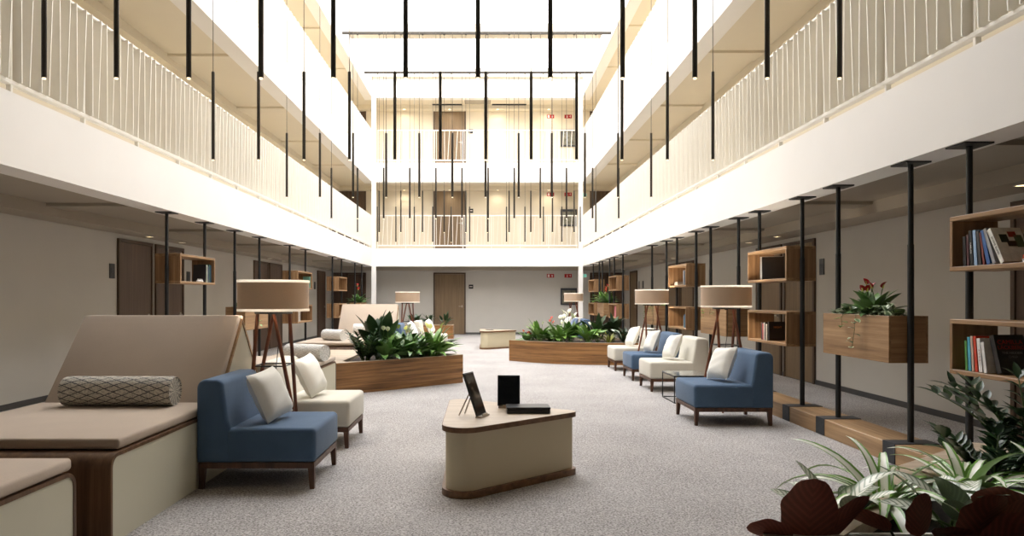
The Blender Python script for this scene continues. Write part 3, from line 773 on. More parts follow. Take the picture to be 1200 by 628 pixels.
CH = [
    ((-1.97, 4.63, 0), 0, 'blue', 'blue armless chair nearest the camera on the left, holding a white pillow'),
    ((-1.99, 5.88, 0), 0, 'offwhite', 'off-white armless chair on the left behind the tripod lamp'),
    ((2.92, 7.65, 0), pi, 'blue', 'blue armless chair nearest the camera on the right'),
    ((3.07, 10.14, 0), pi, 'offwhite', 'off-white armless chair beside the wire side table on the right'),
    ((3.08, 11.4, 0), pi, 'blue', 'blue armless chair between the two off-white ones on the right'),
    ((3.08, 12.85, 0), pi, 'offwhite', 'off-white armless chair at the end of the right row by the planter'),
    ((-2.03, 14.75, 0), 0, 'blue', 'blue armless chair far left behind the leafy planter'),
    ((-1.78, 16.4, 0), 0, 'offwhite', 'off-white armless chair far left under the distant lamp'),
    ((2.7, 18.4, 0), pi, 'blue', 'blue armless chair far right behind the flowering planter'),
    ((2.7, 19.75, 0), pi, 'offwhite', 'off-white armless chair far right near the distant lamp')]
for a in CH: armchair(*a)
def chair_pillow(i, along, mat, label, rzo=0.0, off=0.40):
    loc, rz, _, _ = CH[i]
    c, s = cos(rz), sin(rz)
    x, y = off, along
    pillow((loc[0] + c * x - s * y, loc[1] + s * x + c * y, ST + 0.002), rz + rzo, radians(24), mat, label)
chair_pillow(0, 0.33, 'pillow', 'white pillow leaning on the nearest blue chair at left', radians(-14))
chair_pillow(1, 0.3, 'pillow', 'white pillow on the left off-white chair behind the tripod lamp legs', radians(-10))
chair_pillow(2, 0.34, 'pillow', 'white pillow leaning on the nearest blue chair at right', radians(12))
chair_pillow(3, 0.33, 'pillow', 'white pillow on the off-white chair beside the wire table', radians(6))
chair_pillow(4, 0.34, 'pillow', 'white pillow on the blue chair between two off-white chairs', radians(6))
chair_pillow(5, 0.34, 'pillow', 'white pillow on the last off-white chair of the right row', radians(6))
chair_pillow(6, 0.3, 'pillow', 'white pillow on the far blue chair behind the leafy planter', radians(-8))
chair_pillow(7, 0.33, 'pillow', 'white pillow on the far off-white chair under the distant left lamp', radians(-8))
chair_pillow(8, 0.36, 'bluedark', 'blue-grey pillow on the far blue chair behind the flowering planter', radians(6))
chair_pillow(9, 0.36, 'pillow', 'white pillow on the far off-white chair near the distant right lamp', radians(6))

# ---------------------------------------------------------------- floor lamps
def lamp(x, y, rz, label):
    t = thing('floor_lamp', label, 'floor lamp', (x, y, 0), rz, 'drum floor lamps on splayed wooden legs')
    R, z0, z1 = 0.283, 1.195, 1.44
    sh = MB().lathe([(R, z0 + 0.0165), (R, z1 - 0.0165)], 48).lathe([(R - 0.006, z1 - 0.0165), (R - 0.006, z0 + 0.0165)], 48)
    sh.build('shade', M['shade'], t, True)
    for za, zb in ((z0 - 0.004, z0 + 0.016), (z1 - 0.016, z1 + 0.004)):
        MB().lathe([(R + 0.003, za), (R + 0.003, zb), (R - 0.007, zb), (R - 0.007, za), (R + 0.003, za)], 48).build('shade_trim', M['trimw'], t, True)
    fr = MB()
    for k in range(3):
        a = k * 2 * pi / 3
        fr.tube([(0, 0, 1.26), (cos(a) * (R - 0.008), sin(a) * (R - 0.008), 1.26)], 0.004, 6)
    fr.tube([(0, 0, 1.16), (0, 0, 1.3)], 0.016, 12).lathe([(0.0, 1.17), (0.15, 1.17), (0.15, 1.195), (0.0, 1.195)], 24)
    fr.build('shade_carrier', M['black'], t)
    MB().lathe([(0.0, 1.43), (0.015, 1.42), (0.035, 1.38), (0.03, 1.34), (0.014, 1.3), (0.0, 1.3)], 16).build('bulb', M['bulb'], t, True)
    ld = bpy.data.lights.new('lamp_glow', 'POINT'); ld.energy = LAMP; ld.color = (1.0, 0.9, 0.76); ld.shadow_soft_size = 0.05
    lo = bpy.data.objects.new('lamp_glow', ld); COL.objects.link(lo); lo.parent = t; lo.location = (0.06, 0.06, 1.33)
    for k in range(4):
        m_ = Matrix.Rotation(k * pi / 2, 4, 'Z')
        a = m_ @ Vector((-0.119, -0.035, 1.19)); b_ = m_ @ Vector((-0.13, -0.276, 0.0))
        mid = a.lerp(b_, 0.45)
        MB().tube([b_, mid, a], [0.011, 0.016, 0.014], 10).build('leg', M['redwood'], t, True)
    q = []
    for k in range(4):
        m_ = Matrix.Rotation(k * pi / 2, 4, 'Z')
        q.append(m_ @ Vector((-0.119, -0.035, 1.19)).lerp(Vector((-0.13, -0.276, 0.0)), 0.37))
    st = MB()
    for k in range(4): st.tube([q[k], q[(k + 1) % 4]], 0.006, 6)
    st.build('stretcher_ring', M['black'], t)
    cp = [(0.02, 0.0, 1.17), (0.03, 0.03, 0.9), (-0.02, 0.05, 0.5), (-0.05, 0.02, 0.1), (-0.05, 0.06, 0.006), (0.02, 0.14, 0.006)]
    MB().tube(cp, 0.0035, 6).build('cord', M['black'], t)
lamp(-1.75, 5.615, 0, 'beige drum floor lamp between the two chairs at left, nearest the camera')
lamp(2.8, 7.98, 0, 'beige drum floor lamp behind the nearest right blue chair')
lamp(2.85, 11.77, 0, 'beige drum floor lamp between the last two chairs of the right row')
lamp(-1.84, 15.95, 0, 'beige drum floor lamp far left beyond the leafy planter')
lamp(2.6, 20.35, 0, 'beige drum floor lamp far right beyond the flowering planter')

# ---------------------------------------------------------------- tables
def rounded_poly(pts, rads, n=7):
    out = []
    k = len(pts)
    for i, p in enumerate(pts):
        p = Vector(p); a = (Vector(pts[i - 1]) - p).normalized(); b_ = (Vector(pts[(i + 1) % k]) - p).normalized()
        ang = a.angle(b_); r = rads[i]; d = r / math.tan(ang / 2)
        c = p + (a + b_).normalized() * (r / sin(ang / 2))
        s0 = p + a * d - c; s1 = p + b_ * d - c
        a0 = math.atan2(s0.y, s0.x); a1 = math.atan2(s1.y, s1.x)
        while a1 - a0 > pi: a1 -= 2 * pi
        while a1 - a0 < -pi: a1 += 2 * pi
        out += [(c.x + r * cos(a0 + (a1 - a0) * j / n), c.y + r * sin(a0 + (a1 - a0) * j / n)) for j in range(n + 1)]
    return out
def inset(poly, d):
    k = len(poly); out = []
    ar = sum(poly[i][0] * poly[(i + 1) % k][1] - poly[(i + 1) % k][0] * poly[i][1] for i in range(k)); sg = 1 if ar > 0 else -1
    for i in range(k):
        a, p, b_ = Vector(poly[i - 1]), Vector(poly[i]), Vector(poly[(i + 1) % k])
        n1 = Vector((-(p - a).y, (p - a).x)).normalized() * sg; n2 = Vector((-(b_ - p).y, (b_ - p).x)).normalized() * sg
        n_ = (n1 + n2); n_ = n_ / max(0.3, n_.dot(n1)) if n_.length > 1e-6 else n1
        out.append((p.x + n_.x * d, p.y + n_.y * d))
    return out
def tri_table(x, y, rz, label):
    t = thing('display_table', label, 'table', (x, y, 0), rz, 'low rounded triangular tables')
    poly = rounded_poly([(-0.01, -0.03), (0.985, 0.79), (-0.02, 1.5)], [0.15, 0.06, 0.1], 9)
    MB().prism(poly, 0, 0.045).build('plinth', M['walnut'], t, True, 30)
    MB().prism(inset(poly, 0.025), 0.045, 0.425).build('body', M['tcream'], t, True, 30)
    tp = MB().prism(poly, 0.425, 0.4595); tp.build('top_edge', M['walnut'], t, True, 30)
    MB().prism(inset(poly, 0.004), 0.4595, 0.4605).build('table_top', M['oak_x'], t)
tri_table(-0.285, 4.27, 0, 'low cream triangular table with wooden top holding two tablets, nearest')
tri_table(-0.16, 17.05, 0, 'small cream triangular table with wooden top in the distance')
ZTT = 0.461
def tablet(x, y, rz, wd, ht, tilt, label, legs):
    """screen normal is local -Y; leans back towards +Y"""
    t = thing('tablet_display', label, 'tablet', (x, y, ZTT), rz, 'tablets on little stands')
    rot = Matrix.Translation((0, 0, 0.012)) @ Matrix.Rotation(-tilt, 4, 'X')
    MB().rbox(-wd / 2, wd / 2, 0, 0.012, 0, ht, 0.004, 2, rot).build('body', M['blackcase'], t, True)
    MB().xbox(0, -0.0006, ht / 2, wd - 0.014, 0.001, ht - 0.02, rot).build('screen', M['screen'], t)
    MB().box(-wd * 0.45, wd * 0.45, -0.025, 0.02, 0, 0.012).xbox(0, -0.022, 0.012, wd * 0.5, 0.006, 0.024, Matrix.Identity(4)).build('ledge', M['brass'], t)
    top = rot @ Vector((0, 0.014, ht * 0.6))
    for sx in (-1, 1):
        MB().tube([(sx * wd * 0.14, top.y, top.z), (sx * wd * 0.3, top.y + legs, 0.005)], 0.005, 8).build('leg', M['brass'], t)
tablet(-0.03, 4.83, math.atan2(0.92, 0.39), 0.165, 0.315, radians(20), 'black tablet leaning on a metal easel, seen from its side', 0.08)
tablet(0.17, 5.22, radians(-4), 0.172, 0.235, radians(8), 'upright black tablet facing the camera behind the flat black box', 0.03)
t = thing('folder_box', 'flat black box lying on the triangular table in front of the tablets', 'box', (0.305, 5.03, ZTT), radians(1))
MB().rbox(-0.157, 0.157, -0.085, 0.085, 0, 0.03, 0.003, 1).build('base', M['blackcase'], t)
MB().rbox(-0.159, 0.159, -0.087, 0.087, 0.031, 0.046, 0.003, 1).build('lid', M['blackcase'], t)
MB().box(-0.03, 0.03, -0.0878, -0.087, 0.036, 0.041).build('label_strip', M['steel'], t)
t = thing('brochure', 'small dark brochure lying on the distant triangular table', 'brochure', (0.08, 17.9, ZTT), 0.3)
MB().rbox(-0.08, 0.08, -0.11, 0.11, 0, 0.012, 0.002, 1).build('cover', M['blackcase'], t)
MB().box(-0.03, 0.04, -0.05, 0.06, 0.012, 0.013).build('picture', M['paper'], t)
t = thing('side_table', 'small black wire-framed side table with glass top between right chairs', 'side table', (2.31, 8.4, 0))
fr = MB(); W_, D_, H_ = 0.44, 0.58, 0.335
for x in (0.006, W_ - 0.006):
    for y in (0.006, D_ - 0.006):
        MB().box(x - 0.006, x + 0.006, y - 0.006, y + 0.006, 0, H_).build('leg', M['black'], t)
for z in (0.006, H_ - 0.006):
    fr.box(0.012, W_ - 0.012, 0, 0.012, z - 0.006, z + 0.006).box(0.012, W_ - 0.012, D_ - 0.012, D_, z - 0.006, z + 0.006)
    fr.box(0, 0.012, 0.012, D_ - 0.012, z - 0.006, z + 0.006).box(W_ - 0.012, W_, 0.012, D_ - 0.012, z - 0.006, z + 0.006)
fr.build('frame', M['black'], t)
MB().rbox(0.0, W_, 0.0, D_, H_, H_ + 0.01, 0.003, 1).build('glass_top', M['glass'], t)

# ---------------------------------------------------------------- floor planters
def floor_planter(name, outer, inner, h, label, mat, capmat, soil_dz=0.05):
    c = (outer[0][0], outer[0][1])
    t = thing(name, label, 'planter', (c[0], c[1], 0), 0, 'wood-clad floor planters')
    o = [(p[0] - c[0], p[1] - c[1]) for p in outer]; i_ = [(p[0] - c[0], p[1] - c[1]) for p in inner]; n = len(o)
    sd = MB()
    sd.add([(p[0], p[1], 0) for p in o] + [(p[0], p[1], h - 0.004) for p in o], [(k, (k + 1) % n, n + (k + 1) % n, n + k) for k in range(n)])
    sd.build('side_cladding', M[mat], t)
    rm = MB()
    rm.add([(p[0], p[1], h - 0.004) for p in o] + [(p[0], p[1], h) for p in o] + [(p[0], p[1], h) for p in i_] + [(p[0], p[1], h - soil_dz - 0.03) for p in i_],
           [(a * n + k, a * n + (k + 1) % n, (a + 1) * n + (k + 1) % n, (a + 1) * n + k) for a in range(3) for k in range(n)])
    rm.build('rim', M[capmat], t)
    MB().add([(p[0], p[1], h - soil_dz) for p in i_], [tuple(range(n))]).build('soil', M['soil'], t)
    return t
HP = 0.43
floor_planter('floor_planter', [(-3.25, 9.02), (-2.04, 9.05), (-1.65, 9.38), (-0.36, 10.5), (-0.46, 10.66), (-1.9, 11.45), (-3.25, 11.5)],
              [(-1.98, 9.4), (-1.9, 9.3), (-1.62, 9.5), (-0.5, 10.5), (-0.6, 10.62), (-1.85, 11.2), (-1.98, 11.2)], HP,
              'long wood-clad planter full of leafy plants jutting from the left seating', 'wood_h', 'oak_x')
RPO = [(0.47, 14.15), (0.9, 13.74), (1.33, 13.45), (1.85, 13.28), (2.34, 13.2), (3.12, 13.2), (3.12, 14.7), (2.2, 14.95), (1.2, 14.8)]
floor_planter('floor_planter', RPO, inset(RPO, 0.05), HP, 'curved wood-clad planter with white flowers on the right of the hall', 'wood_h', 'oak_x')
floor_planter('floor_planter', [(-2.7, 21.7), (-1.06, 21.7), (-1.06, 22.5), (-2.7, 22.5)], [(-2.66, 21.74), (-1.1, 21.74), (-1.1, 22.46), (-2.66, 22.46)], HP,
              'small square wood-clad planter at the far end beside the door', 'wood_h', 'oak_x')
FBO = [(0.9, 1.5), (3.14, 1.5), (3.14, 3.95), (2.92, 4.12), (2.08, 3.5), (1.02, 2.52)]
FBI = [(1.05, 1.6), (3.04, 1.6), (3.04, 3.7), (2.88, 3.84), (2.12, 3.25), (1.2, 2.4)]
fb = floor_planter('floor_planter', FBO, FBI, HP, 'pale wood-rimmed planter bed in the lower right foreground', 'oak_y', 'oak_x', 0.06)
MB().box(1.24 - 0.9, 3.0 - 0.9, 2.53 - 1.5, 2.545 - 1.5, HP - 0.1, HP - 0.005).box(1.24 - 0.9, 1.255 - 0.9, 1.7 - 1.5, 2.53 - 1.5, HP - 0.1, HP - 0.005).build('liner_edge', M['white'], fb)

# ---------------------------------------------------------------- plants
def R_(a, b_): return rnd.uniform(a, b_)
def plant(name, label, cat, loc, group=None): return thing(name, label, cat, loc, 0, group)
def tuft(n, Lr, Wr, er, drop, prof, r0=0.07, fold=0.25, seg=7, azr=None):
    mb = MB()
    for k in range(n):
        az = 2 * pi * k / n * 2.4 + R_(-0.4, 0.4) if azr is None else R_(*azr)
        e0 = R_(*er); L = R_(*Lr)
        mb.leaf((cos(az) * r0 * R_(0, 1), sin(az) * r0 * R_(0, 1), 0), az, L, R_(*Wr), e0, e0 - R_(*drop), prof, fold, seg, R_(-0.3, 0.3), R_(-0.4, 0.4))
    return mb
def flower(t, x, y, h, mat, sz=0.09, name='flower', lean=None):
    sz *= 0.72
    az = lean if lean is not None else R_(0, 2 * pi)
    tip = (x + cos(az) * 0.05, y + sin(az) * 0.05, h)
    mb = MB(); a = az + pi / 2 + R_(-0.5, 0.5)
    mb.leaf(tip, az, sz * 1.3, sz, radians(75), radians(30), 'ovate', 0.5, 6)
    f = mb.build(name, M[mat], t, True, 80)
    MB().tube([(x, y, 0), (x + cos(az) * 0.02, y + sin(az) * 0.02, h * 0.5), tip], 0.004, 5).build('flower_stem', M['stem'], f)
    MB().tube([tip, (tip[0] + cos(az) * 0.012, tip[1] + sin(az) * 0.012, tip[2] + sz * 0.6)], [0.007, 0.004], 6).build('spadix', M['lime'], f)
def lily(loc, label, n=26, L=(0.28, 0.45), flowers=2, fm='spathe', mat='leaf', fh=(0.4, 0.5), sz=0.09):
    t = plant('peace_lily', label, 'plant', loc, 'peace lilies')
    n = int(n * 2.1); L = (L[0] * 1.25, L[1] * 1.42)
    tuft(n, L, (0.08, 0.125), (radians(38), radians(86)), (radians(30), radians(95)), 'petiole').build('foliage', M[mat], t, True, 80)
    for k in range(flowers): flower(t, R_(-0.1, 0.1), R_(-0.1, 0.1), R_(*fh), fm, sz)
    return t
def spider(loc, label, n=26, L=(0.3, 0.5), W=(0.025, 0.04), mat='spider', er=(35, 85), dr=(60, 130)):
    t = plant('spider_plant', label, 'plant', loc, 'striped grassy plants')
    tuft(n, L, W, (radians(er[0]), radians(er[1])), (radians(dr[0]), radians(dr[1])), 'strap', 0.03, 0.35, 9).build('foliage', M[mat], t, True, 80)
    return t
def zz(loc, label, n=12, H=(0.35, 0.55), lf=(0.08, 0.11), spread=(25, 60)):
    t = plant('glossy_leaf_plant', label, 'plant', loc, 'dark glossy-leaved plants')
    st = MB(); lv = MB()
    for k in range(n):
        az = 2 * pi * k / n + R_(-0.3, 0.3); L = R_(*H); e = radians(90 - R_(5, spread[0])); e1 = radians(90 - R_(*spread))
        p = Vector((cos(az) * 0.04, sin(az) * 0.04, 0)); pts = [p.copy()]
        ns = 9
        for i in range(ns):
            t_ = i / (ns - 1); ee = e + (e1 - e) * t_
            d = Vector((cos(az) * cos(ee), sin(az) * cos(ee), sin(ee)))
            p = p + d * (L / ns); pts.append(p.copy())
            if i >= 1:
                for sg in (-1, 1):
                    lv.leaf(p, az + sg * radians(R_(45, 75)), R_(*lf), R_(0.035, 0.05), radians(R_(20, 55)), radians(R_(0, 40)), 'lance', 0.3, 4, 0, 0)
        lv.leaf(p, az, lf[1], 0.04, e1, e1 - 0.4, 'lance', 0.3, 4)
        st.tube(pts, [0.009 - 0.006 * i / ns for i in range(ns + 1)], 6)
    lv.build('foliage', M['leafdark'], t, True, 80); st.build('stalks', M['stem'], t, True)
    return t
def broad(loc, label, n, L, W, mat='leafdark', er=(50, 85), dr=(10, 50), pet=0.25, azr=None, name='broadleaf_plant', group='broad-leaved plants', prof='ovate'):
    t = plant(name, label, 'plant', loc, group)
    lv = MB(); st = MB()
    for k in range(n):
        az = 2 * pi * k / n * 1.9 + R_(-0.4, 0.4) if azr is None else R_(*azr)
        e = radians(R_(*er)); p0 = Vector((R_(-0.04, 0.04), R_(-0.04, 0.04), 0)); pl = pet * R_(0.7, 1.15)
        p1 = p0 + Vector((cos(az) * cos(e), sin(az) * cos(e), sin(e))) * pl
        st.tube([p0, p0.lerp(p1, 0.5) + Vector((0, 0, 0.01)), p1], 0.006, 6)
        lv.leaf(p1, az, R_(*L), R_(*W), e - 0.1, e - radians(R_(*dr)), prof, 0.22, 9, R_(-0.5, 0.5), R_(-0.3, 0.3))
    lv.build('foliage', M[mat], t, True, 80); st.build('stalks', M['stem'], t, True)
    return t
def trailing(loc, label, n=40, mat='leafgrey', rx=0.1, ry=0.3, vines=(), lf=(0.07, 0.1)):
    n = int(n * 1.9)
    t = plant('trailing_plant', label, 'plant', loc, 'trailing plants in the hung planters')
    lv = MB()
    for k in range(n):
        a = R_(0, 2 * pi); r = R_(0, 1) ** 0.5
        lv.leaf((cos(a) * r * rx, sin(a) * r * ry, R_(0.0, 0.11) * (1.15 - r)), R_(0, 2 * pi), R_(*lf), R_(0.05, 0.08), radians(R_(0, 65)), radians(R_(-30, 20)), 'ovate', 0.2, 5)
    lv.build('foliage', M[mat], t, True, 80)
    for (vx, vy, dz) in vines:
        pts = [(0, vy, 0.02), (vx * 0.6, vy, 0.065), (vx, vy + 0.01, 0.03)]; z = 0.03; y = vy
        lv = MB()
        nn = max(3, int(dz / 0.04))
        for i in range(nn):
            z -= dz / nn; y += R_(-0.025, 0.03); pts.append((vx + (0.012 if vx > 0 else -0.012), y, z))
            lv.leaf(pts[-1], R_(0, 2 * pi), R_(0.05, 0.08), R_(0.04, 0.055), radians(R_(-30, 40)), radians(R_(-60, 0)), 'ovate', 0.2, 5)
        v_ = MB().tube(pts, 0.002, 5).build('vine', M['stem'], t)
        lv.build('vine_leaves', M['leafbright' if rnd.random() < 0.3 else mat], v_, True, 80)
    return t
def anthurium(loc, label, flowers=4, h=(0.14, 0.26), s=1.0, fs=0.07):
    t = plant('red_anthurium', label, 'plant', loc, 'red flowering plants')
    tuft(30, (0.17 * s, 0.3 * s), (0.07 * s, 0.105 * s), (radians(15), radians(75)), (radians(15), radians(50)), 'petiole', 0.03).build('foliage', M['leaf'], t, True, 80)
    for k in range(flowers): flower(t, R_(-0.05, 0.05), R_(-0.1, 0.1), R_(*h) * s, 'redflower', fs * s)
    return t
ZS = HP - 0.052
# long left planter
zz((-1.72, 9.72, ZS), 'dark glossy plant at the left end of the long leafy planter', 20, (0.3, 0.45), (0.09, 0.13))
broad((-1.62, 10.25, ZS), 'tall plant with large pointed leaves in the long leafy planter', 14, (0.36, 0.48), (0.16, 0.22), 'leafdark', (58, 88), (5, 40), 0.3, None, 'birds_paradise_plant', 'large pointed-leaf plants', 'lance')
broad((-1.25, 10.0, ZS), 'grey-green broad-leaved plant in the middle of the long leafy planter', 12, (0.22, 0.3), (0.1, 0.13), 'leafgrey', (40, 80), (20, 70), 0.16)
lily((-1.45, 9.8, ZS), 'leafy peace lily at the front of the long planter beside the dark glossy plant', 26, (0.28, 0.42), 2)
lily((-1.15, 10.1, ZS), 'peace lily with white bloom in the middle of the long planter', 26, (0.28, 0.4), 3)
lily((-0.82, 10.4, ZS), 'bright peace lily with lime blooms at the right end of the long planter', 34, (0.26, 0.42), 3, 'lime', 'leafbright', (0.44, 0.54), 0.1)
lily((-1.3, 10.55, ZS), 'peace lily at the back of the long planter with yellow-green blooms', 24, (0.3, 0.42), 3, 'lime', 'leaf', (0.42, 0.52))
lily((-1.02, 10.55, ZS), 'low peace lily tucked behind the bright one in the long planter', 20, (0.22, 0.34), 2, 'spathe', 'leaf', (0.36, 0.46))
# curved right planter
t = anthurium((0.85, 14.05, ZS), 'pink and red flowered plant at the left tip of the curved planter', 5, (0.14, 0.24), 1.0)
lily((1.1, 14.1, ZS), 'bright leafy plant near the left tip of the curved planter', 26, (0.26, 0.4), 2, 'spathe', 'leafbright', (0.3, 0.42))
anthurium((1.3, 13.95, ZS), 'red anthurium among the white lilies of the curved planter', 3, (0.3, 0.42), 1.2)
lily((1.5, 13.85, ZS), 'white lily with open blooms in the middle of the curved planter', 28, (0.26, 0.4), 5, 'spathe', 'leafbright', (0.38, 0.52), 0.11)
lily((1.75, 14.2, ZS), 'white lily with the tallest blooms in the curved planter', 28, (0.3, 0.42), 5, 'spathe', 'leaf', (0.5, 0.64), 0.13)
lily((2.05, 13.75, ZS), 'white lily in front of the tall dark plant in the curved planter', 24, (0.24, 0.36), 2, 'spathe', 'leafbright', (0.3, 0.42))
broad((2.3, 14.15, ZS), 'tall dark plant with broad leaves in the curved planter', 13, (0.3, 0.42), (0.12, 0.16), 'leafdark', (50, 88), (10, 60), 0.24, None, 'broadleaf_plant', 'broad-leaved plants', 'lance')
broad((2.65, 14.3, ZS), 'second tall dark broad-leaved plant toward the right end of the curved planter', 14, (0.34, 0.46), (0.13, 0.17), 'leafdark', (50, 88), (20, 80), 0.22, None, 'broadleaf_plant', 'broad-leaved plants', 'lance')
spider((2.42, 13.5, ZS), 'yellow-green spiky plant at the front of the curved planter', 24, (0.2, 0.32), (0.018, 0.03), 'yellowleaf', (50, 88), (10, 60))
broad((2.88, 13.75, ZS), 'striped silvery plant in the terracotta pot of the curved planter', 10, (0.2, 0.28), (0.1, 0.13), 'silver', (20, 70), (20, 60), 0.2)
zz((2.75, 13.55, ZS), 'low dark glossy plant at the right front of the curved planter', 9, (0.2, 0.3))
# far square planter
for k, x in enumerate((-2.3, -1.85, -1.35)):
    broad((x, 22.05, ZS), f'dark leafy plant in the far square planter, {ORD[k]} from its left end', 13, (0.2, 0.32), (0.07, 0.11), 'leafdark', (40, 85), (10, 60), 0.2)
# hung planters of the right and left screens
ZH = ZLOW + 0.335
anthurium((PXR, 5.92, ZH + 0.03), 'red anthurium in the nearest hung planter of the right screen', 6, (0.17, 0.27), 1.0, 0.075)
trailing((PXR - 0.03, 5.72, ZH + 0.02), 'variegated creeper with a hanging vine at the near end of the nearest right hung planter', 46, 'leafgrey', 0.1, 0.26, [(-0.165, 0.1, 0.3), (-0.165, 0.3, 0.12)])
trailing((PXR - 0.03, 6.22, ZH + 0.02), 'variegated creeper at the far end of the nearest right hung planter', 30, 'leafgrey', 0.1, 0.22, [])
trailing((PXR - 0.03, 9.5, ZH + 0.02), 'bright trailing plant in the second right hung planter behind the lamp', 46, 'leafbright', 0.12, 0.35, [(-0.165, 0.42, 0.14), (-0.165, 0.1, 0.1)], (0.07, 0.11))
trailing((PXR - 0.03, 13.2, ZH + 0.02), 'bright trailing plant in the third right hung planter', 50, 'leafbright', 0.14, 0.4, [(-0.165, 0.0, 0.2), (-0.165, 0.3, 0.25), (-0.165, -0.3, 0.2)], (0.08, 0.13))
anthurium((PXR, 18.9, ZH), 'red flowered plant in the fourth right hung planter', 5, (0.22, 0.34), 1.5)
lily((PXR - 0.02, 19.25, ZH), 'white-flecked leafy plant in the fourth right hung planter', 22, (0.22, 0.34), 2, 'spathe', 'leafbright', (0.2, 0.3))
trailing((PXL + 0.03, 11.1, ZH + 0.02), 'trailing plant at the near end of the nearest left hung planter', 40, 'leaf', 0.12, 0.26, [(0.165, 0.2, 0.3)], (0.07, 0.1))
broad((PXL, 11.6, ZH), 'dark leafy plant at the far end of the nearest left hung planter', 9, (0.14, 0.2), (0.06, 0.09), 'leaf', (30, 80), (20, 60), 0.1)
anthurium((PXL, 21.0, ZH), 'red flowered plant in the farthest left hung planter', 4, (0.24, 0.36), 1.6)
trailing((PXL + 0.03, 21.35, ZH + 0.02), 'leafy creeper in the farthest left hung planter', 36, 'leaf', 0.12, 0.3, [], (0.08, 0.12))

# foreground bed
ZF = HP - 0.062
zz((2.9, 3.62, ZF), 'tall dark glossy plant below the nearest bookshelf in the foreground bed', 15, (0.4, 0.6), (0.09, 0.13), (30, 70))
zz((2.55, 3.42, ZF), 'second dark glossy plant in front of the tall one in the foreground bed', 10, (0.22, 0.32), (0.08, 0.11), (40, 80))
broad((2.93, 3.3, ZF), 'pale veined plant beside the dark glossy plant at the right edge of the bed', 11, (0.18, 0.26), (0.08, 0.11), 'silver', (50, 85), (20, 70), 0.28)
spider((1.72, 2.95, ZF), 'striped spider plant with arching leaves in the middle of the foreground bed', 26, (0.32, 0.52), (0.042, 0.06))
spider((2.2, 3.12, ZF), 'striped spider plant behind the middle one towards the rim corner', 28, (0.32, 0.48), (0.042, 0.062))
spider((2.3, 2.72, ZF), 'striped spider plant among the burgundy leaves of the foreground bed', 26, (0.3, 0.46), (0.045, 0.066))
spider((2.75, 2.95, ZF), 'striped spider plant near the right edge of the foreground bed', 30, (0.32, 0.48), (0.045, 0.062))
broad((1.42, 2.75, ZF), 'silver feathered plant beside the big round burgundy leaf', 9, (0.18, 0.26), (0.08, 0.11), 'silver', (25, 75), (20, 70), 0.12)
broad((1.85, 2.68, ZF), 'silver feathered plant low in front of the middle spider plant', 10, (0.18, 0.26), (0.08, 0.11), 'silver', (20, 70), (20, 70), 0.12)
broad((2.12, 2.62, ZF), 'silver feathered plant between the burgundy clumps', 9, (0.18, 0.26), (0.08, 0.12), 'silver', (20, 75), (20, 70), 0.14)
def calathea(loc, label, leaves):
    """leaves: (dx, dy, z of the blade's foot above the soil, azimuth, start and end elevation, length, width, roll)"""
    t = plant('calathea', label, 'plant', loc, 'burgundy-backed calatheas')
    st = MB()
    for (dx, dy, dz, az, e0, e1, L, W, ro) in leaves:
        m_ = MB(); m_.leaf((dx, dy, dz), radians(az), L, W, radians(e0), radians(e1), 'round', 0.2, 16, radians(ro), R_(-0.15, 0.15), 0.016)
        m_.build('leaf', M['burgundy'], t, True, 80)
        st.tube([(dx * 0.3, dy * 0.3, 0), (dx * 0.7, dy * 0.7, dz * 0.6), (dx, dy, dz)], 0.005, 6)
    st.build('stalks', M['burgundy'], t, True)
calathea((1.17, 2.56, ZF), 'burgundy-backed calathea with the big round leaf at the left tip of the bed',
         [(0.01, -0.06, 0.04, -95, 84, 70, 0.25, 0.2, -6), (-0.05, -0.06, 0.05, 176, 24, 0, 0.17, 0.1, 60), (0.07, -0.05, 0.03, -10, 58, 40, 0.24, 0.075, -74), (-0.05, -0.09, 0.0, -150, 40, 15, 0.15, 0.12, 30)])
calathea((1.54, 2.5, ZF), 'burgundy-backed calathea with the single pointed leaf at the bed centre',
         [(0.02, -0.04, 0.07, -85, 86, 74, 0.17, 0.11, 4), (-0.06, 0.0, 0.08, 160, 30, 0, 0.16, 0.09, 50), (0.08, -0.05, 0.03, -40, 40, 10, 0.16, 0.1, -30)])
calathea((1.76, 2.5, ZF), 'burgundy-backed calathea left of the widest dark clump',
         [(0.0, -0.04, 0.06, -70, 74, 50, 0.21, 0.17, -16), (0.02, -0.08, 0.03, -35, 56, 22, 0.24, 0.16, -50), (-0.06, -0.06, 0.03, -150, 50, 20, 0.18, 0.13, 20), (0.1, -0.02, 0.1, -10, 40, 8, 0.2, 0.12, -60)])
calathea((2.02, 2.5, ZF), 'widest burgundy-backed calathea clump in the foreground bed',
         [(-0.04, -0.05, 0.12, -20, 38, 4, 0.3, 0.18, -62), (0.08, -0.08, 0.1, -50, 48, 10, 0.24, 0.18, -30), (-0.06, -0.07, 0.06, -120, 60, 30, 0.2, 0.15, 20), (-0.02, 0.02, 0.13, 165, 30, 2, 0.2, 0.13, 60), (0.16, -0.02, 0.12, -10, 34, 6, 0.24, 0.15, -60)])

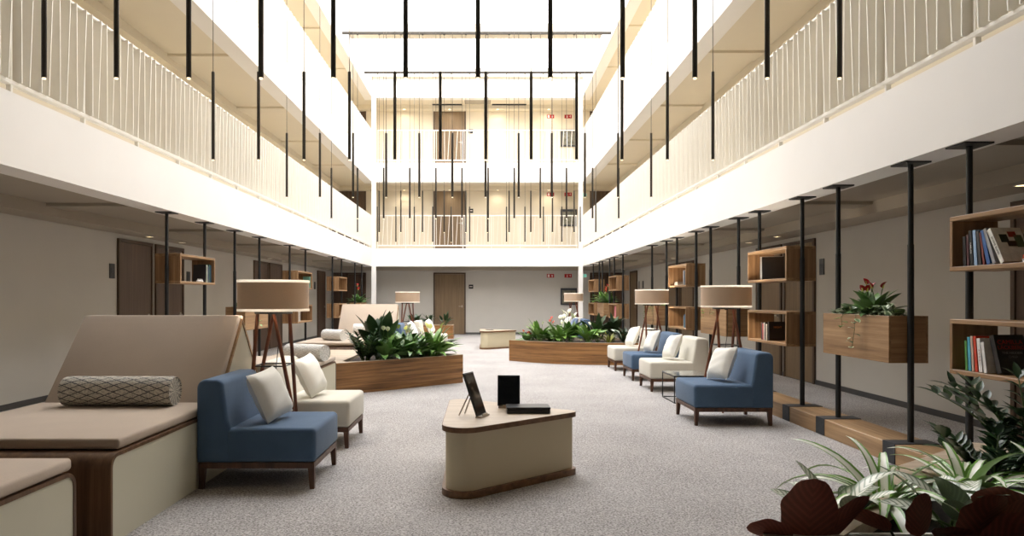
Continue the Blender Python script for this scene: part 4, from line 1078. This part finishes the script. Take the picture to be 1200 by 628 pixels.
# ---------------------------------------------------------------- books
def book(loc, th, dp, ht, c, label, lean=0.0, yaw=0.0, spine=1, text=None, tcol=None, cover_text=None, group=None, art=()):
    """upright book: thickness along local Y, depth along X with its spine at x = 0 (towards the hall), leaning about X by LEAN"""
    t = thing('book', label, 'book', loc, yaw, group)
    s = 1
    rot = Matrix.Rotation(lean, 4, 'X')
    cv = MB()
    g = 0.002
    cv.xbox(0.0015, th / 2, ht / 2, 0.003, th, ht, rot)
    cv.xbox(dp / 2, g / 2, ht / 2, dp, g, ht, rot); cv.xbox(dp / 2, th - g / 2, ht / 2, dp, g, ht, rot)
    vs = cv.v; zm = min(v[2] for v in vs)
    cv.v = [(v[0], v[1], v[2] - zm) for v in vs]; cv.build('cover', bm_col(c), t)
    pg = MB().xbox(dp / 2, th / 2, ht / 2, dp - 0.008, th - 2 * g, ht - 0.006, rot); pg.v = [(v[0], v[1], v[2] - zm) for v in pg.v]
    pg.build('pages', M['paper'], t)
    def txt(body, mat, size, matx):
        cu = bpy.data.curves.new('lettering', 'FONT'); cu.body = body; cu.size = size; cu.align_x = 'CENTER'; cu.align_y = 'CENTER'; cu.extrude = 0.0003
        cu.materials.append(mat); o0 = bpy.data.objects.new('lettering_curve', cu); COL.objects.link(o0)
        bpy.context.view_layer.update()
        me = bpy.data.meshes.new_from_object(o0.evaluated_get(bpy.context.evaluated_depsgraph_get()))
        bpy.data.objects.remove(o0); bpy.data.curves.remove(cu)
        o = bpy.data.objects.new('lettering', me); COL.objects.link(o); o.parent = t
        o.matrix_local = Matrix.Translation((0, 0, -zm)) @ rot @ matx
    for (u, z, aw, ah, c2) in art:
        pg = MB().xbox(u, -0.0006, z, aw, 0.0012, ah, rot); pg.v = [(v[0], v[1], v[2] - zm) for v in pg.v]; pg.build('cover_picture', bm_col(c2), t)
    if text:
        # runs down the spine, read from the hall side (-X)
        mx = Matrix(((0, 0, -1, -0.001), (0, -1, 0, th / 2), (-1, 0, 0, ht / 2), (0, 0, 0, 1)))
        txt(text, bm_col(tcol), th * 0.62, mx)
    if cover_text:
        for (body, size, u, z, c2) in cover_text:   # on the face towards the camera (-Y)
            mx = Matrix(((1, 0, 0, u), (0, 0, -1, -0.001), (0, 1, 0, z), (0, 0, 0, 1)))
            txt(body, bm_col(c2), size, mx)
    return t
BX = PXR - 0.157 + 0.03      # spines stand a little behind the shelf's front edge
zu, zl = ZUP + 0.031, ZLOW + 0.031
# nearest right shelf, upper box: far end at y = 4.68, books run towards the camera and lean away from it
y = 4.62
up = [(0.03, 0.2, (30, 24, 26), 'dark-spined book at the far end of the nearest upper shelf, first of the row', 0.05, None, None),
      (0.024, 0.21, (76, 26, 30), 'dark red book second from the far end of the nearest upper shelf', 0.06, None, None),
      (0.03, 0.235, (26, 26, 28), 'black book with white lettering on the nearest upper shelf', 0.1, 'HARLAN', (220, 220, 220)),
      (0.03, 0.235, (150, 180, 214), 'pale blue and white book on the nearest upper shelf', 0.1, None, None),
      (0.03, 0.225, (34, 32, 34), 'black book with coloured flecks right of the pale blue one on the nearest upper shelf', 0.14, None, None),
      (0.02, 0.215, (120, 44, 34), 'thin rust-red book in the middle of the nearest upper shelf', 0.2, None, None),
      (0.032, 0.23, (52, 96, 160), 'bright blue book leaning on the nearest upper shelf', 0.34, None, None),
      (0.03, 0.245, (150, 152, 156), 'grey book leaning between the blue and white books, nearest upper shelf', 0.46, None, None)]
for th, ht, c, lab, ln, tx, tc in up:
    y -= th + 0.004 + abs(sin(ln)) * 0.03
    book((BX, y, zu), th, 0.15, ht, c, lab, -ln * 0.8, 0, 1, tx, tc, None, 'books on the nearest upper shelf')
y -= 0.07
book((BX, y, zu), 0.034, 0.19, 0.25, (232, 230, 222), 'large white book with black lettering leaning on the nearest upper shelf', -0.5, 0, 1, 'STONE BLIND', (20, 20, 20),
     None, 'books on the nearest upper shelf', [(0.06, 0.17, 0.05, 0.06, (44, 52, 38)), (0.12, 0.2, 0.05, 0.04, (150, 58, 40)), (0.1, 0.13, 0.06, 0.04, (70, 54, 40)), (0.15, 0.15, 0.05, 0.09, (98, 112, 84))])
y = 4.3
book((BX + 0.02, 3.93, zu + 0.0), 0.2, 0.16, 0.022, (226, 222, 214), 'white paperback lying flat at the bottom of the nearest upper shelf', 0, 0, 1, None, None, None, 'books on the nearest upper shelf')
book((BX + 0.02, 3.94, zu + 0.024), 0.19, 0.15, 0.024, (196, 80, 46), 'orange paperback lying on the white one, nearest upper shelf', 0, 0, 1, None, None, None, 'books on the nearest upper shelf')
# nearest right shelf, lower box
y = 4.6
lo_ = [(0.022, 0.2, (86, 150, 70), 'thin green and white book at the far end of the nearest lower shelf', 0.06, None, None),
       (0.028, 0.225, (74, 168, 196), 'turquoise book on the nearest lower shelf', 0.07, None, None),
       (0.022, 0.235, (206, 178, 160), 'pale orange-topped book beside the turquoise one on the nearest lower shelf', 0.1, None, None),
       (0.026, 0.235, (206, 60, 30), 'bright red-orange book on the nearest lower shelf', 0.12, None, None),
       (0.034, 0.222, (228, 224, 220), 'white book next to the red-orange one on the nearest lower shelf', 0.14, 'A N N A', (170, 90, 100)),
       (0.03, 0.2, (222, 220, 218), 'shorter white book in front of the black cover on the nearest lower shelf', 0.2, None, None)]
for th, ht, c, lab, ln, tx, tc in lo_:
    y -= th + 0.004 + abs(sin(ln)) * 0.03
    book((BX, y, zl), th, 0.15, ht, c, lab, -ln * 0.8, 0, 1, tx, tc, None, 'books on the nearest lower shelf')
y -= 0.085
book((BX + 0.03, y, zl), 0.04, 0.19, 0.25, (38, 37, 38), 'large black thriller facing out with red title on the nearest lower shelf', -0.3, 0, 1, None, None,
     [('CAMILLA', 0.04, 0.095, 0.2, (170, 44, 40)), ('LÄCKBERG', 0.035, 0.095, 0.165, (170, 44, 40)), ('THE HIDDEN', 0.022, 0.095, 0.13, (150, 150, 150)), ('CHILD', 0.02, 0.095, 0.105, (130, 130, 130))], 'books on the nearest lower shelf')
# second right shelf
book((BX, 7.98, zu), 0.018, 0.24, 0.27, (24, 24, 28), 'big black folder leaning in the upper box of the second right shelf', -0.22, radians(-20), 1, None, None, None, 'books on the second right shelf')
book((BX - 0.005, 8.02, zu), 0.02, 0.24, 0.275, (228, 228, 224), 'white binder behind the black folder in the second right shelf', -0.22, radians(-20), 1, None, None, None, 'books on the second right shelf')
y = 7.98
for c, ht, lab in (((40, 38, 44), 0.2, 'dark book, farthest in the lower box of the second right shelf'), ((150, 60, 56), 0.19, 'brick red book in the lower box of the second right shelf'),
                   ((190, 184, 176), 0.2, 'pale book in the lower box of the second right shelf'), ((44, 36, 34), 0.205, 'brown book beside the pale one in the second right shelf'),
                   ((206, 196, 180), 0.185, 'cream book in the lower box of the second right shelf')):
    book((BX, y, zl), 0.028, 0.15, ht, c, lab, 0, 0, 1, None, None, None, 'books on the second right shelf'); y -= 0.034
book((BX, y - 0.03, zl), 0.03, 0.2, 0.215, (36, 24, 22), 'dark picture book facing out with orange cover art in the second right shelf', -0.05, 0, 1, None, None, [('NIGHT', 0.03, 0.1, 0.15, (206, 120, 50))], 'books on the second right shelf')
# third right shelf
book((BX, 11.5, zu), 0.2, 0.15, 0.03, (190, 178, 160), 'cream book lying at the bottom of the third right upper shelf', 0, 0, 1, None, None, None, 'books on the third right shelf')
book((BX, 11.51, zu + 0.031), 0.18, 0.14, 0.03, (150, 136, 120), 'brown book lying on the cream one, third right upper shelf', 0, 0, 1, None, None, None, 'books on the third right shelf')
book((BX, 11.12, zu), 0.03, 0.15, 0.22, (120, 130, 148), 'blue-grey book standing in the third right upper shelf', 0, 0, 1, None, None, None, 'books on the third right shelf')
book((BX, 11.16, zu), 0.02, 0.15, 0.24, (196, 196, 196), 'pale grey book standing in the third right upper shelf', 0, 0, 1, None, None, None, 'books on the third right shelf')
book((BX, 11.1, zl), 0.03, 0.15, 0.22, (96, 128, 160), 'blue book standing in the third right lower shelf', 0, 0, 1, None, None, None, 'books on the third right shelf')
book((BX, 11.14, zl), 0.026, 0.15, 0.2, (150, 170, 186), 'pale blue book standing in the third right lower shelf', 0, 0, 1, None, None, None, 'books on the third right shelf')
book((BX, 17.2, zl), 0.03, 0.2, 0.28, (196, 120, 130), 'pink-covered book facing out in the fourth right lower shelf', 0, radians(-40), 1, None, None, None)
# left shelves
BL = PXL + 0.157 - 0.03 - 0.15
for k, (c, ht, lab) in enumerate((((40, 84, 110), 0.24, 'dark teal book at the far end of the nearest left shelf'), ((60, 100, 90), 0.25, 'green-grey book second from the far end of the nearest left shelf'),
                                  ((34, 60, 96), 0.22, 'navy book on the nearest left shelf'), ((196, 206, 190), 0.24, 'pale green book on the nearest left shelf'))):
    book((BL + 0.15, 9.53 - k * 0.04, zu), 0.03, 0.15, ht, c, lab, 0, pi, 1, None, None, None, 'books on the nearest left shelf')
book((BL + 0.15, 9.35, zu), 0.02, 0.17, 0.24, (46, 46, 50), 'black picture frame-like book facing out on the nearest left shelf', 0.08, pi, 1, None, None, None, 'books on the nearest left shelf')
for k in range(3):
    t = thing('small_ornament', f'tiny white ornament on the nearest left shelf, {ORD[k]} from the books', 'ornament', (PXL + 0.1, 9.28 - k * 0.06, zu), 0, 'tiny white ornaments')
    MB().lathe([(0.0, 0.0), (0.018, 0.0), (0.022, 0.012), (0.012, 0.028), (0.0, 0.034)], 14).build('body', M['white'], t, True)
    MB().lathe([(0.0, 0.046), (0.008, 0.042), (0.01, 0.036), (0.0, 0.03)], 12).build('knob', M['white'], t, True)
book((BL + 0.15, 14.9, zu), 0.04, 0.15, 0.25, (120, 176, 160), 'mint green book in the second left upper shelf', 0, pi, 1)
book((BL + 0.15, 14.1, zl), 0.03, 0.17, 0.27, (232, 230, 226), 'white book in the second left lower shelf', 0, pi, 1)
# terracotta pot seated in the curved planter
t = thing('terracotta_pot', 'terracotta pot half sunk in the soil of the curved planter', 'pot', (2.9, 13.98, ZS))
MB().lathe([(0.0, 0.0), (0.07, 0.0), (0.1, 0.15), (0.11, 0.15), (0.11, 0.18), (0.095, 0.18), (0.09, 0.15), (0.0, 0.14)], 24).build('pot_body', M['terracotta'], t, True)
